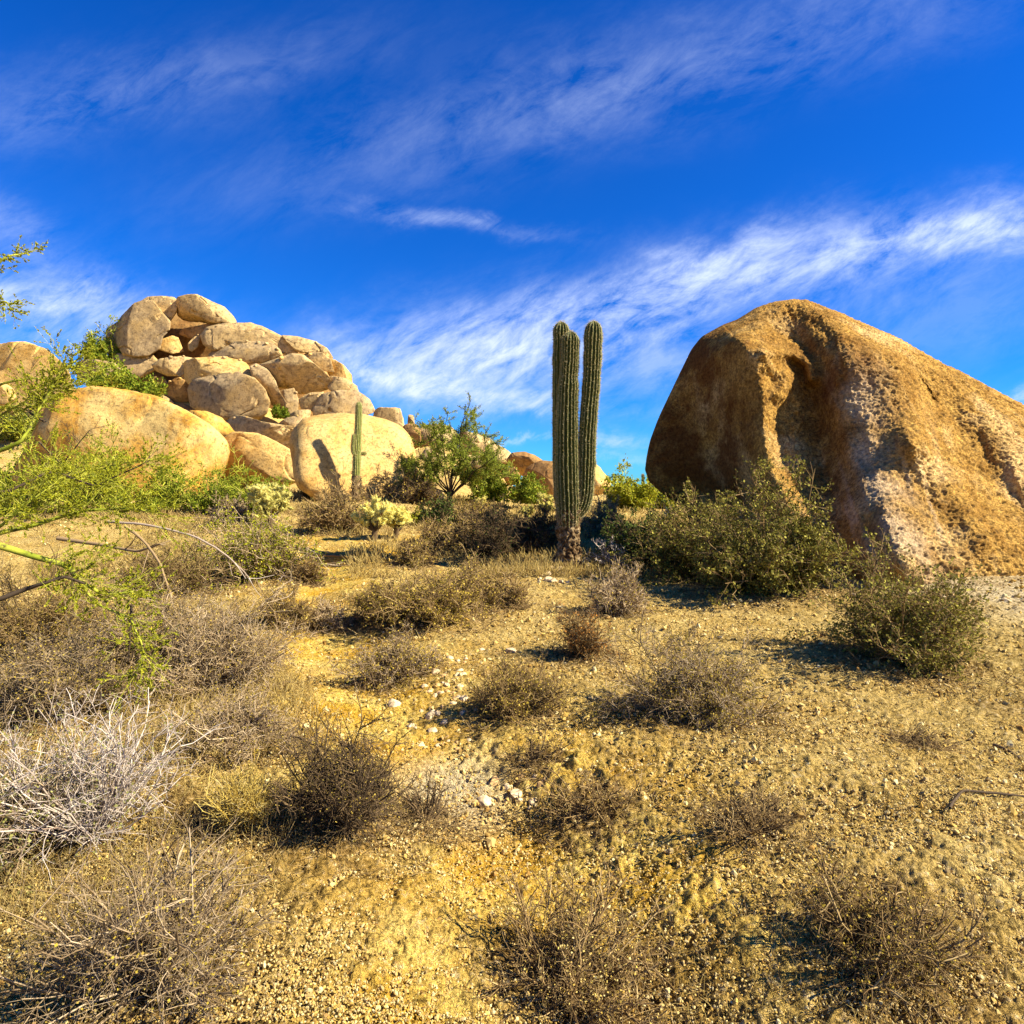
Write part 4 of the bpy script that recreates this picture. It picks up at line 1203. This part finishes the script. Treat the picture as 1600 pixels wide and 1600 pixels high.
def palo_verde():
    rng = np.random.default_rng(77)
    base = np.array([-5.0, 4.9, 0.]); base[2] = gz(base[0:1], base[1:2])[0]
    t = thing('palo_verde_tree', 'yellow-green palo verde reaching in from the left edge with bare lower branches', 'tree', tuple(base))
    # big limbs, listed as points seen in the photo with their distance
    limbs = [
        ([(-60, 838, 4.4), (0, 853, 4.4), (45, 866, 4.45), (108, 884, 4.5), (122, 908, 4.5), (160, 930, 4.55), (212, 925, 4.6)], .030, .008, 0),
        ([(-60, 950, 4.3), (0, 936, 4.3), (40, 920, 4.35), (68, 912, 4.35), (100, 900, 4.4), (132, 912, 4.4)], .020, .008, 1),
        ([(-60, 860, 4.8), (0, 832, 4.8), (60, 818, 4.9), (120, 800, 5.0), (185, 793, 5.1), (240, 800, 5.2)], .022, .006, 0),
        ([(-60, 850, 4.7), (0, 822, 4.7), (45, 785, 4.7), (90, 750, 4.8)], .016, .005, 0),
        ([(-60, 720, 5.0), (0, 705, 5.0), (35, 690, 5.0), (60, 640, 5.1), (95, 578, 5.2), (128, 556, 5.3)], .020, .006, 0),
        ([(-60, 760, 5.2), (10, 770, 5.2), (80, 735, 5.4), (150, 760, 5.6), (180, 745, 5.6), (235, 720, 5.7)], .014, .005, 1),
        ([(-60, 500, 5.0), (-20, 430, 5.0), (10, 400, 5.0), (42, 396, 5.1)], .014, .004, 0),
        ([(-60, 560, 5.0), (-10, 480, 5.0), (8, 470, 5.0), (22, 488, 5.1)], .012, .004, 0),
        ([(-60, 680, 5.2), (-10, 655, 5.2), (30, 632, 5.2), (50, 620, 5.2)], .012, .004, 0),
        ([(122, 908, 4.5), (150, 945, 4.5), (205, 965, 4.5), (225, 1010, 4.5), (218, 1045, 4.5)], .010, .004, 0),
        ([(205, 945, 4.5), (204, 1000, 4.5), (200, 1035, 4.5)], .009, .005, 1),
        ([(70, 660, 5.4), (45, 645, 5.4), (75, 620, 5.4), (100, 580, 5.4)], .010, .004, 1),
        ([(-60, 810, 5.6), (20, 775, 5.6), (110, 742, 5.7), (200, 722, 5.8), (262, 715, 5.9)], .014, .004, 0),
        ([(-60, 640, 5.4), (0, 600, 5.4), (50, 590, 5.4), (90, 600, 5.5)], .014, .004, 0),
        ([(60, 690, 5.6), (97, 726, 5.6), (115, 705, 5.6), (140, 672, 5.6)], .008, .003, 1),
    ]
    pts_all = []; gch = []; dch = []
    for L, r0, r1, dark in limbs:
        p = np.array([P(x, y, D) for x, y, D in L])
        s_ = np.linspace(0, len(p) - 1, 26)
        q = np.stack([np.interp(s_, np.arange(len(p)), p[:, c]) for c in range(3)], 1)
        q[1:-1] = .25 * q[:-2] + .5 * q[1:-1] + .25 * q[2:]
        q = q + .012 * np.stack([fbm(q * 4 + 9 * c, 2) for c in range(3)], 1)
        pts_all.append(q)
        (dch if dark else gch).append(tubes(q[None], np.array([r0]), np.array([r1]), 7))
    back = []
    # trunk and the limb roots, outside the frame
    tr = np.array([base + [0, 0, -.1], base + [.05, 0, .35], base + [.12, -.1, .8], base + [.1, -.05, 1.4], base + [.0, .05, 2.4], base + [0.1, .1, 3.2]])
    tch = [tubes(tr[None], np.array([.11]), np.array([.035]), 10)]
    for q in pts_all[:9]:
        j = int(np.argmin(np.linalg.norm(tr - q[0], axis=1)))
        a = tr[max(0, j - 1)] if q[0][2] > tr[j][2] else tr[j]
        tch.append(tubes(np.stack([a, a * .5 + q[0] * .5 + [0, 0, -.04], q[0]])[None], np.array([.05]), np.array([.022]), 7))
    # the side of the crown that spreads away to the left
    rb = np.random.default_rng(5)
    for k in range(13):
        an = R(105 + 150 * rb.random()); el = R(15 + 55 * rb.random())
        d0 = np.array([[math.cos(el) * math.cos(an), math.cos(el) * math.sin(an), math.sin(el)]])
        p0 = tr[2 + k % 4][None]
        lm = grow(rb, p0, d0, np.array([1.3 + 1.1 * rb.random()]), 26, .16, (0, 0, -.004))
        obj('limb', mesh('limb', [(*[q_ - (base if i_ == 0 else 0) for i_, q_ in enumerate(tubes(lm, np.array([.032]), np.array([.006]), 6))], 0)], M_LIMB), t)
        back.append(lm[0])
    v, f = cat(tch); obj('trunk', mesh('trunk', [(v - base, f, 0)], M_LIMB), t)
    for v, f in gch: obj('limb', mesh('limb', [(v - base, f, 0)], M_LIMB), t)
    for v, f in dch: obj('limb', mesh('limb', [(v - base, f, 0)], M_BARK), t)['label'] = 'dead dark limb'
    A = np.stack(pts_all)
    c1 = []; q1 = []
    for k, n_, ln, lf_ in ((0, 40, .42, 5200), (2, 44, .44, 6000), (3, 38, .42, 4600), (4, 28, .22, 2400), (5, 30, .34, 3400), (6, 16, .16, 900),
                           (7, 16, .16, 900), (8, 30, .24, 1800), (9, 34, .30, 3000), (11, 40, .42, 5000), (12, 36, .26, 2400), (1, 10, .2, 500)):
        a_, b_ = feather(rng, A[[k]][:, 7:], int(n_ * 1.15), ln, .04, 5, int(lf_ * 1.5), .0019)
        c1 += a_; q1.append(b_)
    a_, b_ = feather(rng, np.stack(back)[:, 6:], 26, .42, .03, 5, 21000, .0019)
    c1 += a_; q1.append(b_)
    q1 = np.concatenate(q1)
    v, f = cat(c1); obj('shoot_tangle', mesh('shoot_tangle', [(v - base, f, 0)], M_PVBARK), t)
    lv, lf = leaves(rng, q1 - base, np.full(len(q1), .0105))
    obj('foliage', mesh('foliage', [(lv, lf, 0)], M_YGREEN, False), t)
    for k in (1, 5, 10, 13, 14):
        c2, q2 = feather(rng, A[[min(k, len(A) - 1)]][:, 8:], 9, .28, .02, 5, 10, .0024)
        v, f = cat(c2); obj('dead_twig', mesh('dead_twig', [(v - base, f, 0)], M_BARK), t)


palo_verde()


M_MESQ = plant_mat('feathery leaf', [(.10, .14, .012), (.22, .26, .03), (.34, .36, .06), (.15, .19, .02)], .35)


def mesquite():
    rng = np.random.default_rng(21)
    D = 24.5
    base = np.array(P(702, 792, D)); base[2] = gz(base[0:1], base[1:2])[0]
    m = D / F
    t = thing('mesquite_tree', 'small green mesquite tree with dark forked trunk in front of the ridge', 'tree', tuple(base))
    tr = grow(rng, np.array([[0, 0, -.1]]), np.array([[.02, 0, 1.]]), np.array([.75]), 4, .06)
    n = 15
    tgt = np.array([[-68, 60], [-50, 85], [-60, 40], [-30, 112], [-10, 118], [8, 120], [22, 142], [40, 112], [60, 96], [75, 78], [84, 62], [60, 60], [40, 46], [-35, 60], [10, 80]]) * m
    dep = rng.normal(size=n) * .7
    tg = np.stack([tgt[:, 0], dep, tgt[:, 1]], 1)
    st = np.repeat(tr[0, 2:3], n, 0) + rng.normal(size=(n, 3)) * .03
    L = np.linalg.norm(tg - st, axis=1)
    s_ = np.linspace(0, 1, 7)[None, :, None]
    lm = st[:, None] * (1 - s_) + tg[:, None] * s_
    lm += rng.normal(size=lm.shape) * .05 * np.sin(s_ * math.pi)
    lm[:, :, 2] += .16 * np.sin(s_[..., 0] * math.pi) * L[:, None] * .3
    i, tt, p, dd = branch_off(rng, lm, 9, .3, 1, .8, .15)
    b1 = grow(rng, p, dd, L[i] * (.20 + .26 * rng.random(len(p))), 5, .3)
    i2, _, p2, d2 = branch_off(rng, b1, 6, .2, 1, .8, .1)
    b2 = grow(rng, p2, d2, .20 + .34 * rng.random(len(p2)), 3, .3)
    v, f = cat([tubes(tr, np.array([.10]), np.array([.06]), 8)]); obj('trunk', mesh('trunk', [(v, f, 0)], M_BARK), t)
    v, f = cat([tubes(lm, np.full(n, .035), np.full(n, .012), 5), tubes(b1, np.full(len(p), .014), np.full(len(p), .008)), tubes(b2, np.full(len(p2), .009), np.full(len(p2), .006))])
    obj('limb', mesh('limb', [(v, f, 0)], M_BARK), t)
    N = 44000
    k = rng.integers(0, len(b2), N); u = rng.random((N, 1))
    q = b2[k, 0] * (1 - u) + b2[k, 2] * u + rng.normal(size=(N, 3)) * .03
    lv, lf = leaves(rng, q, np.full(N, .065), aspect=.2)
    obj('crown', mesh('crown', [(lv, lf, 0)], M_MESQ, False), t)


mesquite()


# ------------------------------------------------------------------ loose stones and sticks
def stone(label, px, py, size, mat, seed, flat=.7, group='pale stones in the wash', loc=None, sub=4):
    rng = np.random.default_rng(seed)
    x, y, z = at(px, py) if loc is None else loc
    r = size * y / F / 2
    v, f = ico(sub)
    q = v * np.array([1, .8 + .3 * rng.random(), flat]) * r
    for _ in range(7):
        n = nrm(rng.normal(size=3)); s_ = q @ n; lim = np.percentile(s_, 78 + 12 * rng.random())
        q = q - np.clip(s_ - lim, 0, None)[:, None] * n * .9
    q = q * (1 + .10 * fbm(v * 1.6 + seed * 7.1, 3))[:, None]
    a = rng.random() * 6.28; c, s2 = math.cos(a), math.sin(a)
    q = q @ np.array([[c, -s2, 0], [s2, c, 0], [0, 0, 1]]).T
    o = obj('stone', mesh('stone', [(q, f, 0)], mat), None, (x, y, z + r * flat * .25))
    return tag(o, label, 'stone', group)


stone('biggest white egg-shaped stone at the edge of the wash', 615, 1106, 24, M_STONE, 1, .95)
stone('white flat stone in the wash, lowest of the larger ones', 677, 1146, 24, M_STONE, 2, .6)
stone('pale angular stone in the middle of the wash', 673, 1125, 22, M_STONE, 3, .7)
stone('white stone alone on the gravel beside a rusty patch', 797, 1019, 22, M_STONE, 4, .6)
stone('small white stone left of the one on the rusty patch', 752, 1018, 14, M_STONE, 5, .6)
stone('grey striped stone by the pale-stemmed bush', 681, 1054, 16, M_STONE, 6, .9)
stone('flat white stone right of the grey striped one', 724, 1058, 18, M_STONE, 7, .5)
stone('orange rock on the crumbling bank at the bottom', 845, 1235, 22, M_STONE2, 8, .9)
stone('tan slab at the bottom beside the white patch', 775, 1225, 28, M_STONE2, 9, .5)
stone('white chunk at the bottom edge left of the bank', 757, 1256, 26, M_STONE, 10, .7)
stone('jagged white stone right of the bottom white chunk', 805, 1245, 24, M_STONE, 11, .7)
stone('orange-brown round stone in the left foreground', 330, 1192, 20, M_STONE2, 12, .8)
stone('white pebble on the right gravel near the bottom', 1336, 1229, 9, M_STONE, 13)
stone('second white pebble on the right gravel near the bottom, further right', 1402, 1227, 10, M_STONE, 14)
_r = np.random.default_rng(3)
for i in range(112):
    u = _r.random()
    x = 640 + 90 * _r.random() + (40 * u if i % 2 else 0); y = 1030 + 150 * u
    if i > 90: x, y = 770 + 110 * _r.random(), 1195 + 70 * _r.random()
    stone('small pale stone lying among many like it in the stony wash', x, y, 6 + 12 * _r.random() ** 1.5, M_STONE if _r.random() < .65 else M_STONE2, 40 + i, .65, 'small stones of the wash', None, 3)
for i in range(26):
    x = 838 + 52 * _r.random(); y = 890 + 22 * _r.random()
    if i > 18: x, y = 903 + 18 * _r.random(), 876 + 10 * _r.random()
    stone('pale stone in the little stone heap at the saguaro foot', x, y, 7 + 9 * _r.random(), M_STONE, 140 + i, .75, 'stone heap at the saguaro foot', None, 3)


for i in range(44):
    x = 1330 + 290 * _r.random(); y = 934 - 14 * abs(_r.normal()) * .3 + 26 * _r.random() ** 2
    stone('rock chip shed at the foot of the massive boulder', x, y, 5 + 13 * _r.random() ** 2.2, (M_STONE2, M_GOLD, M_STONE)[i % 3], 500 + i, .6, 'chips at the foot of the massive boulder', None, 3)


def stick(label, pts, r0, r1, mat, lift=.01, forks=0, seed=0, name='dead_branch'):
    rng = np.random.default_rng(seed)
    p = []
    for q in pts:
        if len(q) == 2:
            x, y, z = at(*q); p.append((x, y, z + lift))
        else:
            p.append(tuple(P(*q)))
    p = np.array(p)
    s_ = np.linspace(0, len(p) - 1, 24)
    q = np.stack([np.interp(s_, np.arange(len(p)), p[:, c]) for c in range(3)], 1)
    q[1:-1] = .25 * q[:-2] + .5 * q[1:-1] + .25 * q[2:]
    q += .012 * np.stack([fbm(q * 5 + 9 * c + seed, 2) for c in range(3)], 1)
    ch = [tubes(q[None], np.array([r0]), np.array([r1]), 7)]
    if forks:
        i, t, a, d = branch_off(rng, q[None], forks, .3, 1, .6, .1, .9)
        b1 = grow(rng, a, d, .12 + .3 * rng.random(len(a)), 4, .2)
        ch.append(tubes(b1, np.full(len(a), r1 * .9), np.full(len(a), r1 * .4)))
    v, f = cat(ch)
    c = q[0]
    o = obj(name, mesh(name, [(v - c, f, 0)], mat), None, tuple(c))
    return tag(o, label, 'branch', 'dead branches on the ground')


stick('thin dark bent piece lying at the bottom right corner', [(1484, 1272), (1504, 1243), (1545, 1246), (1620, 1256)], .007, .006, M_BARK, .03)  # thin dark tube with one bend
stick('short dark strip added for the shadow of a stick on the gravel at the right edge', [(1553, 1168), (1578, 1178), (1600, 1192)], .012, .006, M_DARKTWIG, .01)  # solid strip put where the shadow of a stick lies
stick('long pale dead branch arching over the yellow-green mound bush', [(170, 815, 8.), (230, 820, 8.), (300, 836, 8.), (345, 860, 8.), (375, 888, 8.1), (392, 905, 8.3)], .016, .008, M_WHITETWIG, 0, 5, 4)
stick('grey dead branch bending down left of the mound bush', [(195, 822, 7.6), (225, 845, 7.6), (250, 880, 7.5), (264, 920, 7.4), (270, 935, 7.4)], .018, .010, M_GREYTWIG, 0, 5, 5)
stick('thick grey branch lying behind the palo verde twigs', [(90, 842, 8.5), (150, 850, 8.4), (215, 862, 8.2), (250, 850, 8.1)], .030, .012, M_GREYTWIG, 0, 6, 6)
stick('bleached dead branch resting on the right foot of the mound bush', [(395, 895), (420, 903), (450, 914)], .014, .006, M_WHITETWIG, .12, 10, 7)
stick('thin dark log on the sand left of the central thicket', [(505, 870), (540, 872), (575, 884)], .03, .015, M_DARKTWIG, .03, 3, 8)


def rubble():
    bpy.context.view_layer.update()
    dg = bpy.context.evaluated_depsgraph_get()
    rng = np.random.default_rng(6)
    n = 0
    o0 = Vector((0, 0, CAMZ))
    for _ in range(2500):
        x, y = 110 + 480 * rng.random(), 480 + 200 * rng.random()
        d = (Vector(P(x, y, 10.)) - o0).normalized()
        ok, loc, nor, _i, ob, _m = sc.ray_cast(dg, o0, d)
        if not ok or nor.z < .3 or loc.y < 29 or ob.get('category') not in ('boulder', None): continue
        ok2, l2, _n2, _i2, ob2, _m2 = sc.ray_cast(dg, o0, (Vector(P(x, y - 5, 10.)) - o0).normalized())
        if not ok2 or ob2 == ob or l2.y > loc.y + 4: continue
        r_ = 3 + 7 * rng.random() ** 1.6
        stone('broken rock fragment lying on the ledges of the boulder pile', x, y, r_, (M_PILE, M_PILE2, M_GOLD)[n % 3], 300 + n, .75, 'rubble on the boulder pile', tuple(loc), 2)
        n += 1
        if n >= 30: break


rubble()


def litter():
    """short dry blades and twigs strewn over the ground, too many to count"""
    rng = np.random.default_rng(8)
    n = 30000
    py = 800 + 850 * rng.random(n) ** .9; px = -80 + 1760 * rng.random(n)
    y = np.clip(CAMZ * F / (py - 758), 1.2, 30); x = (px - 800) / F * y
    k = perlin(np.stack([x * .55, y * .55, 0 * x + 14], 1)) + .22 * rng.normal(size=n) > .04
    k &= (seg_d(x, y, WASH) > .35)
    x, y = x[k], y[k]; n = len(x); z = gz(x, y)
    p = np.stack([x, y, z + .005], 1)
    d = nrm(np.stack([rng.normal(size=n), rng.normal(size=n), .9 * np.abs(rng.normal(size=n)) + .05], 1))
    L = (.03 + .09 * rng.random(n)) * (.6 + y / 14)
    b_ = grow(rng, p, d, L, 3, .35)
    r = y * .0005
    v, f = tubes(b_, r, r * .5)
    o = obj('dry_litter', mesh('dry_litter', [(v, f, 0)], M_STRAW2)); o['kind'] = 'stuff'
    tag(o, 'short dry grass blades and twig litter strewn over the sand', 'litter')


M_STRAW2 = plant_mat('litter', [(.38, .26, .08), (.56, .41, .12), (.24, .15, .05), (.64, .49, .18), (.14, .085, .03)], .15)
litter()


def soil_under_shrubs():
    '''fallen leaves and twigs darken the sand beneath and just around every shrub'''
    me = bpy.data.objects['ground'].data
    n = len(me.vertices)
    co = np.empty(n * 3, np.float32); me.vertices.foreach_get('co', co); co = co.reshape(-1, 3)
    a = me.color_attributes['zone']
    col = np.empty(n * 4, np.float32); a.data.foreach_get('color', col); col = col.reshape(-1, 4)
    sel = np.hypot(co[:, 0], co[:, 1]) < 40
    p = co[sel].astype(float)
    m = np.zeros(len(p))
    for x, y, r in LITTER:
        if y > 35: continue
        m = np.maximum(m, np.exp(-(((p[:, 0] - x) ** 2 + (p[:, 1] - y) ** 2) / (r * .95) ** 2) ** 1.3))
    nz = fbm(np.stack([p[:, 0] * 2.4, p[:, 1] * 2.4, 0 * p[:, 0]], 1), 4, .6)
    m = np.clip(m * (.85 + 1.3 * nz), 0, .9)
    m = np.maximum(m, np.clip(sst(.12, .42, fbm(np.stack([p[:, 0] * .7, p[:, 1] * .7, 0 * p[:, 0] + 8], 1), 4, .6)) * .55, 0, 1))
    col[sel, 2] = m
    a.data.foreach_set('color', col.ravel())
    # loose bits of it
    rng = np.random.default_rng(81)
    P_ = []
    for x, y, r in LITTER:
        if y > 22: continue
        k = int(330)
        rr = r * 1.15 * np.sqrt(rng.random(k)); az = rng.random(k) * 6.283
        P_.append(np.stack([x + rr * np.cos(az), y + rr * np.sin(az)], 1))
    q = np.concatenate(P_); k = len(q)
    st = np.stack([q[:, 0], q[:, 1], gz(q[:, 0], q[:, 1]) + .015], 1)
    d = nrm(np.stack([rng.normal(size=k), rng.normal(size=k), .25 * np.abs(rng.normal(size=k))], 1))
    b_ = grow(rng, st, d, .04 + .16 * rng.random(k), 3, .35)
    v, f = tubes(b_, q[:, 1] * .0006, q[:, 1] * .0003)
    o = obj('fallen_twigs', mesh('fallen_twigs', [(v, f, 0)], M_TWIG)); o['kind'] = 'stuff'
    tag(o, 'fallen twigs littering the soil under the shrubs', 'litter')


soil_under_shrubs()


def grass_cover():
    rng = np.random.default_rng(18)
    n = 90000
    y = 11.5 + 17 * rng.random(n) ** 1.3; x = (-.75 + 1.1 * rng.random(n)) * y
    m = n // 3
    y[:m] = 2.4 + 6.7 * rng.random(m); x[:m] = (-.95 + .66 * rng.random(m)) * y[:m]
    k = perlin(np.stack([x * .42, y * .42, 0 * x + 24], 1)) + .5 * perlin(np.stack([x * 1.6, y * 1.6, 0 * x + 2], 1)) + .12 * rng.normal(size=n) > .03
    k &= seg_d(x, y, WASH) > .5
    x, y = x[k], y[k]; n = len(x)
    p = np.stack([x, y, gz(x, y) + .0], 1)
    d = nrm(np.stack([rng.normal(size=n), rng.normal(size=n), 1.1 + .6 * rng.random(n)], 1))
    L = np.where(y > 11, .10 + .22 * rng.random(n), .05 + .14 * rng.random(n))
    b_ = grow(rng, p, d, L, 4, .3)
    r = y * .00055
    v, f = tubes(b_, r, r * .4)
    o = obj('dry_grass', mesh('dry_grass', [(v, f, 0)], M_STRAW2)); o['kind'] = 'stuff'
    tag(o, 'patches of low brown dry grass between the shrubs', 'grass')


grass_cover()
agave()
